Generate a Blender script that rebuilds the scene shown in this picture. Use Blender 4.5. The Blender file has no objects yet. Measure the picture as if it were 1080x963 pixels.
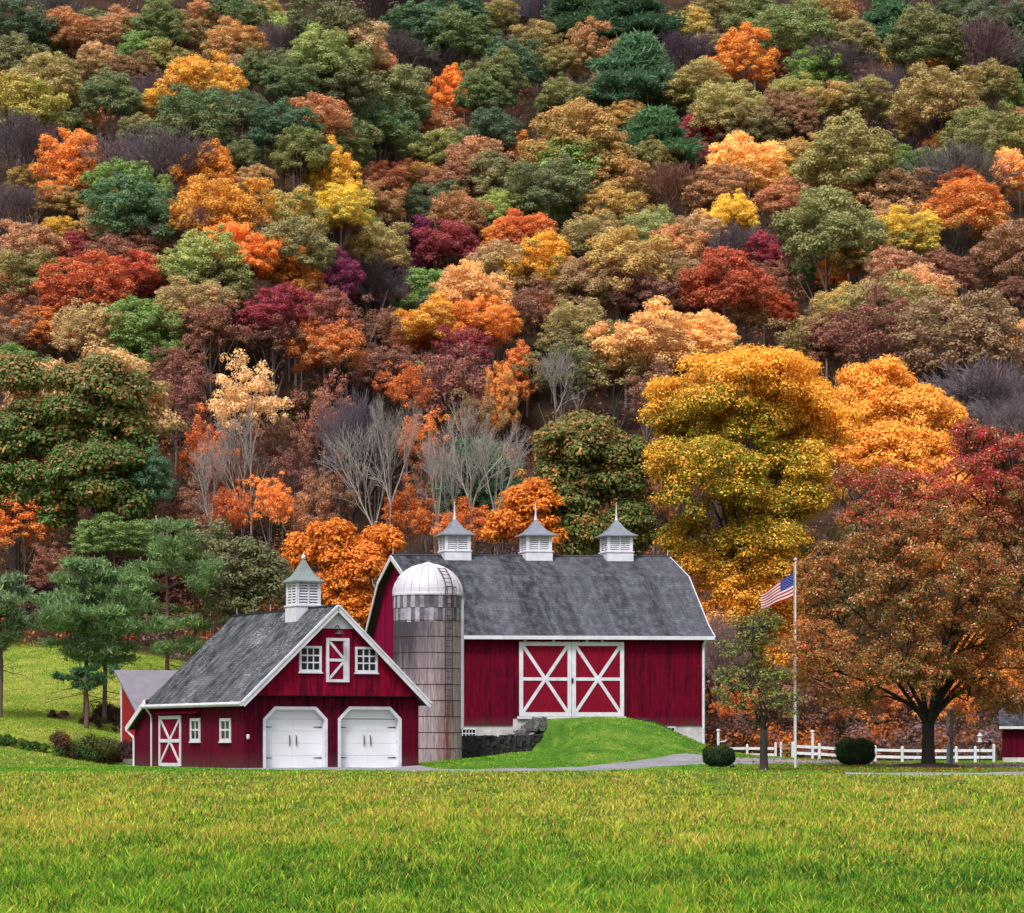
import bpy, math, random
import numpy as np
from mathutils import Vector
D = bpy.data
S = bpy.context.scene
col = S.collection
R = math.radians
F, CX, HZ, CZ = 3000.0, 540.0, 783.0, 1.1      # focal length / horizon row in photo pixels, eye height

# ------------------------------------------------------------------ camera, sky, sun, exposure
cam = D.cameras.new('camera')
cam.sensor_width = 36; cam.lens = 36 * F / 1080
cam.shift_y = (HZ - 481.5) / 1080
cam.clip_start = 1; cam.clip_end = 2000
camo = D.objects.new('camera', cam); col.objects.link(camo)
camo.location = (0, 0, CZ); camo.rotation_euler = (R(90), 0, 0)
S.camera = camo
SUN_EL, SUN_AZ = 56, 205          # overcast: a big soft sun from behind the camera, a little to the left
w = D.worlds.new('World'); S.world = w; w.use_nodes = True
nt = w.node_tree; nt.nodes.clear()
sky = nt.nodes.new('ShaderNodeTexSky'); sky.sky_type = 'NISHITA'; sky.sun_disc = False
sky.sun_elevation = R(SUN_EL); sky.sun_rotation = R(SUN_AZ); sky.dust_density = 4.0
hs = nt.nodes.new('ShaderNodeHueSaturation'); hs.inputs['Saturation'].default_value = 0.34
bg = nt.nodes.new('ShaderNodeBackground'); bg.inputs['Strength'].default_value = 0.15
wo = nt.nodes.new('ShaderNodeOutputWorld')
nt.links.new(sky.outputs[0], hs.inputs['Color']); nt.links.new(hs.outputs[0], bg.inputs[0]); nt.links.new(bg.outputs[0], wo.inputs[0])
sl = D.lights.new('sun', 'SUN'); sl.energy = 2.6; sl.angle = R(12); sl.color = (1, .985, .965)
so = D.objects.new('sun', sl); col.objects.link(so)
so.rotation_euler = Vector((-math.sin(R(SUN_AZ)) * math.cos(R(SUN_EL)), -math.cos(R(SUN_AZ)) * math.cos(R(SUN_EL)), -math.sin(R(SUN_EL)))).to_track_quat('-Z', 'Y').to_euler()
so.location = (-20, -30, 60)
S.view_settings.view_transform = 'Standard'; S.view_settings.look = 'None'
S.view_settings.exposure = 0.25; S.view_settings.gamma = 1; S.view_settings.use_curve_mapping = False
S.cycles.max_bounces = 5; S.cycles.diffuse_bounces = 3; S.cycles.glossy_bounces = 2; S.cycles.transmission_bounces = 3
S.cycles.use_denoising = True

# ------------------------------------------------------------------ helpers
rng = np.random.default_rng(7)
random.seed(7)
def lin(c):
    return tuple(((v / 255) / 12.92 if v <= 10 else ((v / 255 + .055) / 1.055) ** 2.4) for v in c)
def at(px, py, Y):
    return Vector(((px - CX) * Y / F, Y, CZ + (HZ - py) * Y / F))
def sm(t):
    t = np.clip(t, 0, 1); return t * t * (3 - 2 * t)
def tag(o, label=None, cat=None, group=None, kind=None):
    if label: o['label'] = label
    if cat: o['category'] = cat
    if group: o['group'] = group
    if kind: o['kind'] = kind
    return o
def empty(name, loc):
    o = D.objects.new(name, None); col.objects.link(o); o.location = loc; o.empty_display_size = .3
    return o
def link(name, me, parent=None):
    o = D.objects.new(name, me); col.objects.link(o)
    if parent: o.parent = parent
    return o
def npmesh(name, V, Fq, mats, cols=None, flts=None, vecs=None, smooth=False):
    """mesh from numpy arrays; Fq is (M,k) or a list of face tuples"""
    me = D.meshes.new(name)
    V = np.asarray(V, dtype=np.float32)
    if isinstance(Fq, np.ndarray):
        M, k = Fq.shape
        me.vertices.add(len(V)); me.vertices.foreach_set('co', V.ravel())
        me.loops.add(M * k); me.loops.foreach_set('vertex_index', Fq.astype(np.int32).ravel())
        me.polygons.add(M); me.polygons.foreach_set('loop_start', np.arange(0, M * k, k, dtype=np.int32))
        me.polygons.foreach_set('loop_total', np.full(M, k, dtype=np.int32))
    else:
        me.from_pydata([tuple(map(float, v)) for v in V], [], Fq)
    for n, a in (cols or {}).items():
        at_ = me.attributes.new(n, 'FLOAT_COLOR', 'POINT')
        a = np.asarray(a, dtype=np.float32)
        if a.shape[1] == 3: a = np.concatenate([a, np.ones((len(a), 1), np.float32)], 1)
        at_.data.foreach_set('color', a.ravel())
    for n, a in (flts or {}).items():
        me.attributes.new(n, 'FLOAT', 'POINT').data.foreach_set('value', np.asarray(a, dtype=np.float32))
    for n, a in (vecs or {}).items():
        me.attributes.new(n, 'FLOAT_VECTOR', 'POINT').data.foreach_set('vector', np.asarray(a, dtype=np.float32).ravel())
    if smooth: me.polygons.foreach_set('use_smooth', np.ones(len(me.polygons), dtype=bool))
    for m in (mats if isinstance(mats, (list, tuple)) else [mats]): me.materials.append(m)
    me.update(calc_edges=True); me.validate()
    return me
class MB:
    """collects shapes for ONE mesh"""
    def __init__(s): s.v = []; s.f = []; s.l = []; s.st = []
    def face(s, pts, lum=.5, st=None):
        i = len(s.v); s.v += [tuple(p) for p in pts]; s.f.append(tuple(range(i, i + len(pts)))); s.l += [lum] * len(pts)
        s.st += [tuple(q) for q in st] if st else [(p[0], p[2], 0) for p in pts]
    def hexa(s, p, lum=.5):
        """p: 8 corners, bottom four then top four, both counter-clockwise"""
        i = len(s.v); s.v += [tuple(q) for q in p]; s.l += [lum] * 8; s.st += [(q[0], q[2], 0) for q in p]
        s.f += [tuple(i + k for k in q) for q in ((3, 2, 1, 0), (4, 5, 6, 7), (0, 1, 5, 4), (1, 2, 6, 5), (2, 3, 7, 6), (3, 0, 4, 7))]
    def box(s, fr, u0, u1, v0, v1, z0, z1, lum=.5):
        s.hexa([fr.p(u0, v0, z0), fr.p(u1, v0, z0), fr.p(u1, v1, z0), fr.p(u0, v1, z0), fr.p(u0, v0, z1), fr.p(u1, v0, z1), fr.p(u1, v1, z1), fr.p(u0, v1, z1)], lum)
    def bar(s, a, b, n, wd, th, lum=.5):
        """flat bar from a to b lying on a surface with normal n: width wd, raised th"""
        a, b, n = Vector(a), Vector(b), Vector(n).normalized(); d = (b - a).normalized(); t = d.cross(n).normalized() * (wd / 2)
        h = n * th
        s.hexa([a - t, b - t, b + t, a + t, a - t + h, b - t + h, b + t + h, a + t + h], lum)
    def tube(s, pts, rad, n=6, lum=.5, cap=True):
        pts = [Vector(p) for p in pts]
        rad = rad if isinstance(rad, (list, tuple)) else [rad] * len(pts)
        rings = []
        for i, p in enumerate(pts):
            d = (pts[min(i + 1, len(pts) - 1)] - pts[max(i - 1, 0)]).normalized()
            a = d.cross(Vector((0, 0, 1)) if abs(d.z) < .9 else Vector((1, 0, 0))).normalized(); b = d.cross(a)
            k = len(s.v); rings.append(k)
            for j in range(n):
                q = p + (a * math.cos(2 * math.pi * j / n) + b * math.sin(2 * math.pi * j / n)) * rad[i]
                s.v.append(tuple(q)); s.l.append(lum); s.st.append((j / n, q.z, 0))
        for r0, r1 in zip(rings, rings[1:]):
            s.f += [(r0 + j, r0 + (j + 1) % n, r1 + (j + 1) % n, r1 + j) for j in range(n)]
        if cap:
            s.f.append(tuple(rings[0] + j for j in range(n))[::-1]); s.f.append(tuple(rings[-1] + j for j in range(n)))
    def lathe(s, c, prof, n=32, lum=.5, R0=1.0):
        rings = []
        for (r, z) in prof:
            k = len(s.v); rings.append(k)
            for j in range(n):
                a = 2 * math.pi * j / n
                s.v.append((c[0] + r * math.cos(a), c[1] + r * math.sin(a), c[2] + z)); s.l.append(lum); s.st.append((a * R0, z, 0))
        for r0, r1 in zip(rings, rings[1:]):
            s.f += [(r0 + j, r0 + (j + 1) % n, r1 + (j + 1) % n, r1 + j) for j in range(n)]
        s.f.append(tuple(rings[0] + j for j in range(n))[::-1]); s.f.append(tuple(rings[-1] + j for j in range(n)))
    def build(s, name, mat, parent=None, smooth=False, bevel=0):
        me = npmesh(name, np.array(s.v), s.f, mat, flts={'lum': s.l}, vecs={'st': s.st}, smooth=smooth)
        o = link(name, me, parent)
        if bevel:
            m = o.modifiers.new('bevel', 'BEVEL'); m.width = bevel; m.segments = 2; m.limit_method = 'ANGLE'
        return o
class Fr:
    """building frame: origin, front direction U, back direction V (points come out relative to the origin)"""
    def __init__(s, O, a, b=None):
        s.O = Vector(O); b = a if b is None else b
        s.U = Vector((math.cos(R(a)), math.sin(R(a)), 0)); s.V = Vector((-math.sin(R(b)), math.cos(R(b)), 0))
        s.NF = Vector((math.sin(R(a)), -math.cos(R(a)), 0)); s.NL = Vector((-math.cos(R(b)), -math.sin(R(b)), 0))
    def p(s, u, v, z): return s.U * u + s.V * v + Vector((0, 0, z))
    def u(s, px, v=0):
        o = s.O + s.V * v; k = (px - CX) / F
        return (k * o.y - o.x) / (s.U.x - k * s.U.y)
    def v(s, px, u=0):
        o = s.O + s.U * u; k = (px - CX) / F
        return (k * o.y - o.x) / (s.V.x - k * s.V.y)
    def z(s, py, u, v):
        y = (s.O + s.U * u + s.V * v).y
        return CZ + (HZ - py) * y / F - s.O.z

# ------------------------------------------------------------------ materials
def mat(name):
    m = D.materials.new(name); m.use_nodes = True; n = m.node_tree; n.nodes.clear()
    out = n.nodes.new('ShaderNodeOutputMaterial')
    def N(t, **k):
        o = n.nodes.new('ShaderNode' + t)
        for a, b in k.items():
            if a.startswith('i_'): o.inputs[a[2:].replace('_', ' ')].default_value = b
            else: setattr(o, a, b)
        return o
    def L(a, b): n.links.new(a, b)
    return m, N, L, out
def mixc(N, L, fac, a, b, blend='MIX'):
    m = N('Mix', data_type='RGBA', blend_type=blend)
    for sock, val in ((m.inputs[0], fac), (m.inputs[6], a), (m.inputs[7], b)):
        if hasattr(val, 'links'): L(val, sock)
        else: sock.default_value = val if not isinstance(val, tuple) else (*val[:3], 1)
    return m.outputs[2]
def ramp(N, L, src, stops):
    r = N('ValToRGB'); e = r.color_ramp.elements
    while len(e) < len(stops): e.new(.5)
    for q, (p, c) in zip(e, stops):
        q.position = p; q.color = (c, c, c, 1) if not isinstance(c, tuple) else (*c[:3], 1)
    L(src, r.inputs[0]); return r.outputs[0]
def plain(name, c, rough=.6, var=.12, scale=3.0, metal=0, streak=1.0, spec=.4):
    """base colour with soft blotchy wear"""
    m, N, L, out = mat(name)
    tc = N('TexCoord'); mp = N('Mapping'); mp.inputs['Scale'].default_value = (1, 1, streak); L(tc.outputs['Object'], mp.inputs[0])
    no = N('TexNoise', i_Scale=scale, i_Detail=6.0, i_Roughness=.65); L(mp.outputs[0], no.inputs['Vector'])
    f = ramp(N, L, no.outputs[0], [(.3, 1 - var * 2), (.7, 1 + var)])
    at_ = N('Attribute', attribute_name='lum')
    lr = N('MapRange'); lr.inputs[3].default_value = 1 - var; lr.inputs[4].default_value = 1 + var; L(at_.outputs['Fac'], lr.inputs[0])
    c1 = mixc(N, L, 1.0, c, f, 'MULTIPLY'); c2 = mixc(N, L, 1.0, c1, lr.outputs[0], 'MULTIPLY')
    b = N('BsdfPrincipled', i_Roughness=rough, i_Metallic=metal); b.inputs['Specular IOR Level'].default_value = spec
    L(c2, b.inputs['Base Color']); L(b.outputs[0], out.inputs[0])
    return m
def boards_mat(name, c, worn, wear=.5, rough=.75, splash=None):
    """painted boards: tone per board, weathered streaks running down"""
    m, N, L, out = mat(name)
    tc = N('TexCoord'); mp = N('Mapping'); mp.inputs['Scale'].default_value = (3.2, 3.2, .45); L(tc.outputs['Object'], mp.inputs[0])
    no = N('TexNoise', i_Scale=1.6, i_Detail=9.0, i_Roughness=.72); L(mp.outputs[0], no.inputs['Vector'])
    at_ = N('Attribute', attribute_name='lum')
    ad = N('Math', operation='MULTIPLY_ADD'); L(at_.outputs['Fac'], ad.inputs[0]); ad.inputs[1].default_value = .28; L(no.outputs[0], ad.inputs[2])
    f = ramp(N, L, ad.outputs[0], [(.5, 0.0), (.8, wear)])
    n2 = N('TexNoise', i_Scale=14.0, i_Detail=4.0); L(mp.outputs[0], n2.inputs['Vector'])
    f2 = ramp(N, L, n2.outputs[0], [(.3, .6), (.7, 1.25)])
    lr = N('MapRange'); lr.inputs[3].default_value = .66; lr.inputs[4].default_value = 1.15; L(at_.outputs['Fac'], lr.inputs[0])
    c1 = mixc(N, L, f, c, worn); c2 = mixc(N, L, 1.0, c1, f2, 'MULTIPLY'); c3 = mixc(N, L, 1.0, c2, lr.outputs[0], 'MULTIPLY')
    if splash is not None:      # mud splashed up from the ground and faded paint above it
        sz_ = N('SeparateXYZ'); L(tc.outputs['Object'], sz_.inputs[0])
        mz_ = N('MapRange'); mz_.inputs[1].default_value = splash + .75; mz_.inputs[2].default_value = splash; L(sz_.outputs[2], mz_.inputs[0])
        pm = N('Math', operation='MULTIPLY'); L(mz_.outputs[0], pm.inputs[0]); L(ramp(N, L, no.outputs[0], [(.35, .15), (.65, 1.0)]), pm.inputs[1])
        c3 = mixc(N, L, pm.outputs[0], c3, lin((84, 62, 58)))
    b = N('BsdfPrincipled', i_Roughness=rough); b.inputs['Specular IOR Level'].default_value = .06
    L(c3, b.inputs['Base Color'])
    bu = N('Bump', i_Strength=.25, i_Distance=.01); L(n2.outputs[0], bu.inputs['Height']); L(bu.outputs[0], b.inputs['Normal'])
    L(b.outputs[0], out.inputs[0])
    return m
def shingle_mat(name, base, pale, dark, spot=0.0):
    """asphalt shingles: courses, single tabs, run-off streaks down the slope, lichen spots"""
    m, N, L, out = mat(name)
    a = N('Attribute', attribute_name='st')
    br = N('TexBrick', i_Scale=1.0); br.inputs['Brick Width'].default_value = .34; br.inputs['Row Height'].default_value = .15
    br.inputs['Mortar Size'].default_value = .018; br.inputs['Color1'].default_value = (.82, .82, .82, 1); br.inputs['Color2'].default_value = (1.14, 1.14, 1.14, 1); br.inputs['Mortar'].default_value = (.68, .68, .68, 1)
    L(a.outputs['Vector'], br.inputs['Vector'])
    mp = N('Mapping'); mp.inputs['Scale'].default_value = (.36, .055, 1); L(a.outputs['Vector'], mp.inputs[0])
    n1 = N('TexNoise', i_Scale=1.0, i_Detail=5.0, i_Roughness=.6, i_Distortion=.6); L(mp.outputs[0], n1.inputs['Vector'])
    mp2 = N('Mapping'); mp2.inputs['Scale'].default_value = (2.6, 1.1, 1); L(a.outputs['Vector'], mp2.inputs[0])
    n2 = N('TexNoise', i_Scale=1.0, i_Detail=7.0, i_Roughness=.7); L(mp2.outputs[0], n2.inputs['Vector'])
    f1 = ramp(N, L, n1.outputs[0], [(.4, 0.0), (.6, 1.0)])
    f2 = ramp(N, L, n2.outputs[0], [(.42, 0.0), (.68, 1.0)])
    c = mixc(N, L, f1, dark, base)
    c = mixc(N, L, f2, c, mixc(N, L, .5, c, pale))
    if spot:
        vo = N('TexNoise', i_Scale=5.5, i_Detail=4.0, i_Roughness=.8); L(a.outputs['Vector'], vo.inputs['Vector'])
        n3 = N('TexNoise', i_Scale=.35, i_Detail=2.0); L(a.outputs['Vector'], n3.inputs['Vector'])
        mu = N('Math', operation='MULTIPLY_ADD'); L(n3.outputs[0], mu.inputs[0]); mu.inputs[1].default_value = .5; L(vo.outputs[0], mu.inputs[2])
        c = mixc(N, L, ramp(N, L, mu.outputs[0], [(.83, 0.0), (.9, spot)]), c, pale)
    c = mixc(N, L, 1.0, c, br.outputs[0], 'MULTIPLY')
    b = N('BsdfPrincipled', i_Roughness=.85); b.inputs['Specular IOR Level'].default_value = .25
    L(c, b.inputs['Base Color'])
    bu = N('Bump', i_Strength=.4, i_Distance=.015); L(br.outputs[1], bu.inputs['Height']); bu.invert = True; L(bu.outputs[0], b.inputs['Normal'])
    L(b.outputs[0], out.inputs[0]); return m
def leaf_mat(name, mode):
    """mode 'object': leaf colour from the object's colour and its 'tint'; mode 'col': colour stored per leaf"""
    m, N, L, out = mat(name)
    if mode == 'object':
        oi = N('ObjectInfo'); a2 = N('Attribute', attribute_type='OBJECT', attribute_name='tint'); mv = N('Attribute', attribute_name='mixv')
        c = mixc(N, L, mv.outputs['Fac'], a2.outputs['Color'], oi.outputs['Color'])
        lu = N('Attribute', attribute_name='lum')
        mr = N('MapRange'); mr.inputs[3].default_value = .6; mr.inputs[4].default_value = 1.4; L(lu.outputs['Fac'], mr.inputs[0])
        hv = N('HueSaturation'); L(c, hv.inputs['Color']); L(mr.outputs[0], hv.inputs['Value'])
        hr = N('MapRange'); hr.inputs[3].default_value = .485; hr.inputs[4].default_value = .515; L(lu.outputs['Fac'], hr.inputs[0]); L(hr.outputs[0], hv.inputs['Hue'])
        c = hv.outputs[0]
    else:
        c = N('Attribute', attribute_name='col').outputs['Color']
    d = N('BsdfPrincipled', i_Roughness=.6); d.inputs['Specular IOR Level'].default_value = .15; L(c, d.inputs['Base Color'])
    t = N('BsdfTranslucent'); L(c, t.inputs['Color'])
    mx = N('MixShader'); mx.inputs[0].default_value = .36; L(d.outputs[0], mx.inputs[1]); L(t.outputs[0], mx.inputs[2]); L(mx.outputs[0], out.inputs[0])
    return m
M = {}
M['leaf'] = leaf_mat('tree_leaves', 'object'); M['leafc'] = leaf_mat('leaves_by_leaf', 'col')
def bark_mat(name, base, rough=.9):
    m, N, L, out = mat(name)
    oi = N('ObjectInfo'); tc = N('TexCoord'); mp = N('Mapping'); mp.inputs['Scale'].default_value = (6, 6, 1.2); L(tc.outputs['Object'], mp.inputs[0])
    no = N('TexNoise', i_Scale=3.0, i_Detail=6.0, i_Roughness=.7); L(mp.outputs[0], no.inputs['Vector'])
    f = ramp(N, L, no.outputs[0], [(.3, .55), (.7, 1.3)])
    c = mixc(N, L, 1.0, oi.outputs['Color'] if base is None else base, f, 'MULTIPLY')
    b = N('BsdfPrincipled', i_Roughness=rough); b.inputs['Specular IOR Level'].default_value = .15; L(c, b.inputs['Base Color'])
    L(b.outputs[0], out.inputs[0]); return m
M['bark'] = bark_mat('bark', None)
M['red'] = boards_mat('barn_red_boards', lin((120, 8, 40)), lin((40, 5, 22)), .85, splash=1.75)
M['redr'] = boards_mat('dark_red_shed_boards', lin((112, 8, 38)), lin((40, 6, 22)), .8)
M['redw'] = boards_mat('weathered_red_boards', lin((110, 12, 40)), lin((36, 8, 24)), .97, splash=0.0)
M['redside'] = boards_mat('dark_red_narrow_boards', lin((106, 14, 42)), lin((66, 12, 32)), .6, splash=0.0)
M['redg'] = boards_mat('crimson_boards', lin((150, 14, 50)), lin((60, 8, 30)), .92)
M['redsmooth'] = boards_mat('crimson_gable_boards', lin((140, 12, 62)), lin((110, 12, 50)), .3)
M['redshed'] = plain('shed_red_paint', lin((140, 10, 28)), .6, .05)
M['door'] = boards_mat('red_door_panels', lin((136, 18, 44)), lin((100, 14, 36)), .4)
M['white'] = plain('white_paint', (.64, .625, .7), .5, .11, 2.5)
M['dwhite'] = plain('white_door_paint', (.76, .77, .81), .45, .03, 1.2)
M['dull'] = plain('off_white_trim', (.62, .6, .62), .6, .1, 5)
M['found'] = plain('whitewashed_stone', (.52, .49, .5), .9, .22, 2.2)
M['dark'] = plain('painted_shade', (.012, .011, .012), .8, .1)  # near-black colour standing in for shade in hollows and under the overhang
M['black'] = plain('black_iron', (.015, .015, .017), .5, .1)
M['roof'] = shingle_mat('barn_shingles', lin((68, 69, 77)), lin((124, 126, 135)), lin((25, 26, 32)))
M['roofg'] = shingle_mat('garage_shingles', lin((60, 62, 69)), lin((150, 152, 156)), lin((28, 30, 36)), .85)
M['cuproof'] = plain('grey_cupola_roof', lin((118, 122, 134)), .7, .12, 4)
M['copper'] = plain('weathered_cupola_roof', lin((122, 132, 132)), .7, .12, 4)
M['tin'] = plain('lavender_tin_roof', lin((122, 116, 126)), .55, .1, 2)
M['rust'] = plain('rusty_iron', lin((74, 44, 40)), .85, .25, 6)
M['galv'] = plain('white_metal', (.54, .51, .575), .45, .07, 3)
M['wood'] = plain('weathered_wood', (.2, .17, .15), .85, .25, 6, streak=.2)
M['stone'] = plain('dark_field_stone', (.035, .034, .037), .9, .35, 3)
M['stonel'] = plain('grey_field_stone', (.13, .125, .125), .9, .35, 3)
M['mulch'] = plain('bark_mulch', (.06, .035, .025), .95, .4, 9)
m, N, L, out = mat('window_glass')
b = N('BsdfPrincipled', i_Roughness=.06); b.inputs['Base Color'].default_value = (.012, .014, .02, 1); b.inputs['Specular IOR Level'].default_value = .5
L(b.outputs[0], out.inputs[0]); M['glass'] = m
# silo staves
m, N, L, out = mat('concrete_staves')
a = N('Attribute', attribute_name='st'); br = N('TexBrick', i_Scale=1.0)
for k_, v_ in (('Brick Width', .36), ('Row Height', .78), ('Mortar Size', .014)): br.inputs[k_].default_value = v_
br.inputs['Color1'].default_value = (.9, .9, .9, 1); br.inputs['Color2'].default_value = (1.08, 1.08, 1.08, 1); br.inputs['Mortar'].default_value = (.55, .52, .55, 1)
L(a.outputs['Vector'], br.inputs['Vector'])
mp = N('Mapping'); mp.inputs['Scale'].default_value = (2.6, .22, 1); L(a.outputs['Vector'], mp.inputs[0])
n1 = N('TexNoise', i_Scale=1.3, i_Detail=8.0, i_Roughness=.7); L(mp.outputs[0], n1.inputs['Vector'])
sx = N('SeparateXYZ'); L(a.outputs['Vector'], sx.inputs[0])
# black mould under the roof, heaviest on the left side
mz = N('MapRange'); mz.inputs[1].default_value = 2.2; mz.inputs[2].default_value = 6.6; L(sx.outputs[1], mz.inputs[0])
ml = N('MapRange'); ml.inputs[1].default_value = 9.6; ml.inputs[2].default_value = 6.0; L(sx.outputs[0], ml.inputs[0])
mm = N('Math', operation='MULTIPLY'); L(mz.outputs[0], mm.inputs[0]); L(ml.outputs[0], mm.inputs[1])
ma = N('Math', operation='MULTIPLY_ADD'); L(mm.outputs[0], ma.inputs[0]); ma.inputs[1].default_value = .74; L(n1.outputs[0], ma.inputs[2])
f = ramp(N, L, ma.outputs[0], [(.5, 0.0), (.98, .95)])
n2 = N('TexNoise', i_Scale=9.0, i_Detail=5.0); L(mp.outputs[0], n2.inputs['Vector'])
c = mixc(N, L, ramp(N, L, n2.outputs[0], [(.35, 0.0), (.7, 1.0)]), lin((138, 118, 130)), lin((184, 162, 166)))
c = mixc(N, L, f, c, lin((48, 42, 52)))
# rust runs below the ladder
rx = N('Math', operation='SUBTRACT'); L(sx.outputs[0], rx.inputs[0]); rx.inputs[1].default_value = 8.9
ra = N('Math', operation='ABSOLUTE'); L(rx.outputs[0], ra.inputs[0])
rm = N('MapRange'); rm.inputs[1].default_value = .55; rm.inputs[2].default_value = .05; L(ra.outputs[0], rm.inputs[0])
rz = N('MapRange'); rz.inputs[1].default_value = 4.2; rz.inputs[2].default_value = 2.0; L(sx.outputs[1], rz.inputs[0])
rr = N('Math', operation='MULTIPLY'); L(rm.outputs[0], rr.inputs[0]); L(rz.outputs[0], rr.inputs[1])
r3 = N('Math', operation='MULTIPLY'); L(rr.outputs[0], r3.inputs[0]); L(ramp(N, L, n1.outputs[0], [(.35, 0.1), (.55, 1.0)]), r3.inputs[1])
c = mixc(N, L, r3.outputs[0], c, lin((120, 52, 34)))
c = mixc(N, L, 1.0, c, br.outputs[0], 'MULTIPLY')
b = N('BsdfPrincipled', i_Roughness=.85); L(c, b.inputs['Base Color']); L(b.outputs[0], out.inputs[0]); M['stave'] = m
# old painted stave band: tone per plate
m, N, L, out = mat('stave_band_plates')
la = N('Attribute', attribute_name='lum'); tc = N('TexCoord'); no = N('TexNoise', i_Scale=5.0, i_Detail=6.0); L(tc.outputs['Object'], no.inputs['Vector'])
ad = N('Math', operation='MULTIPLY_ADD'); L(no.outputs[0], ad.inputs[0]); ad.inputs[1].default_value = .7; L(la.outputs['Fac'], ad.inputs[2])
c = ramp(N, L, ad.outputs[0], [(.3, lin((66, 60, 68))), (.65, lin((112, 104, 116))), (1.0, lin((172, 165, 178)))])
b = N('BsdfPrincipled', i_Roughness=.8); L(c, b.inputs['Base Color']); L(b.outputs[0], out.inputs[0]); M['band'] = m

# ------------------------------------------------------------------ terrain
def terr(X, Y):
    X = np.asarray(X, float); Y = np.asarray(Y, float)
    z = -.6 * (1 - np.clip((Y - 40) / 72, 0, 1))
    g = sm((Y - 113) / 17) * (.27 - .17 * sm((X - 13) / 6)) * sm((X + 6) / 4)
    # meadow on the left
    Yb = 130 - 8 * sm((-16 - X) / 8)
    d = np.maximum(Y - Yb, 0); d = d * d / (d + 3)
    m = .137 * d * sm((-8.5 - X) / 7.5)
    m = m + .25 * np.sin(X * .33 + Y * .21) * sm((d - 4) / 10) * sm((-16 - X) / 4)
    # bank before the barn doors
    mx = np.interp(X - .33 * np.clip(148.5 - Y, 0, 5) * (1 - sm((X - 3) / 2)), [-1.5, 0, .5, .9, 1.3, 1.7, 4.5, 6.0, 7.4, 8.6, 10.0, 11.2, 12.6, 15, 18], [0, .1, .35, .75, 1.6, 2.03, 2.13, 2.08, 1.8, 1.25, .62, .32, .12, .02, 0])
    g = g + .34 * sm((X + 2.6) / 3.6) * sm((Y - 124) / 14) * (1 - sm((X + .1) / 1.6) * sm((Y - 138) / 6)) * (1 - sm((X - 2) / 4)) * (1 - sm((Y - 160) / 5))
    k = mx * sm((Y - 121) / 27) * (1 - sm((Y - 158) / 8))
    # wooded hill
    foot = 175 - 4 * sm((X + 12) / 10) + 1.5 * np.sin(X * .13)
    e = np.maximum(Y - foot, 0)
    h = .565 * (e - 7 * (1 - np.exp(-e / 7))) + sm(e / 30) * (.9 * np.sin(X * .11 + 1) * np.cos(Y * .07) + .5 * np.sin(X * .27 + Y * .19))
    bump = .015 * np.sin(X * 1.7 + 2 * np.sin(Y * .9)) + .012 * np.sin(Y * 2.1 + X * .6)
    return z + g + m + k + h + bump
def tz(X, Y): return float(terr(X, Y))
xs = np.concatenate([np.linspace(-320, -50, 28), np.arange(-45, -30, 1.5), np.arange(-30, 30, .5), np.arange(30, 46, 1.5), np.linspace(50, 320, 28)])
ys = np.concatenate([np.linspace(-80, 18, 12), np.arange(20, 104, 1.2), np.arange(104, 165, .5), np.arange(165, 250, 2), np.arange(250, 520, 6)])
GX, GY = np.meshgrid(xs, ys); GZ = terr(GX, GY)
nx, ny = len(xs), len(ys)
idx = np.arange(nx * ny).reshape(ny, nx)
Q = np.stack([idx[:-1, :-1], idx[:-1, 1:], idx[1:, 1:], idx[1:, :-1]], -1).reshape(-1, 4)
def field_edge(X): return 107.5 - 5.5 * sm((X - 8) / 5)
X_, Y_ = GX.ravel(), GY.ravel()
fld = sm((field_edge(X_) - Y_) / 1.5)
wood = sm((Y_ - (173.5 - 3 * sm((X_ + 12) / 10) - 14 * sm((X_ - 10) / 3))) / 2)
mead = sm((-14 - X_) / 4) * sm((Y_ - 127) / 6)
m, N, L, out = mat('ground_cover')
ga = N('Attribute', attribute_name='zone'); sx = N('SeparateColor'); L(ga.outputs['Color'], sx.inputs[0])
tc = N('TexCoord')
mp = N('Mapping'); mp.inputs['Scale'].default_value = (.75, .3, 1.1); L(tc.outputs['Object'], mp.inputs[0])
n1 = N('TexNoise', i_Scale=1.0, i_Detail=7.0, i_Roughness=.65); L(mp.outputs[0], n1.inputs['Vector'])
n2 = N('TexNoise', i_Scale=7.0, i_Detail=5.0, i_Roughness=.7); L(tc.outputs['Object'], n2.inputs['Vector'])
lawn = ramp(N, L, n1.outputs[0], [(.34, (.04, .11, .012)), (.52, (.085, .18, .018)), (.7, (.22, .27, .04))])
fieldc = ramp(N, L, n1.outputs[0], [(.35, (.055, .10, .018)), (.65, (.17, .16, .04))])
meadc = ramp(N, L, n1.outputs[0], [(.3, (.12, .2, .025)), (.5, (.22, .27, .035)), (.72, (.34, .3, .07))])
woodc = ramp(N, L, n1.outputs[0], [(.35, (.018, .012, .010)), (.65, (.06, .032, .018))])
c = mixc(N, L, sx.outputs[0], lawn, fieldc); c = mixc(N, L, sx.outputs[2], c, meadc); c = mixc(N, L, sx.outputs[1], c, woodc)
c = mixc(N, L, 1.0, c, ramp(N, L, n2.outputs[0], [(.3, .7), (.7, 1.25)]), 'MULTIPLY')
b = N('BsdfPrincipled', i_Roughness=.95); b.inputs['Specular IOR Level'].default_value = .1; L(c, b.inputs['Base Color'])
bu = N('Bump', i_Strength=.6, i_Distance=.06); L(n2.outputs[0], bu.inputs['Height']); L(bu.outputs[0], b.inputs['Normal']); L(b.outputs[0], out.inputs[0])
M['ground'] = m
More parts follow.
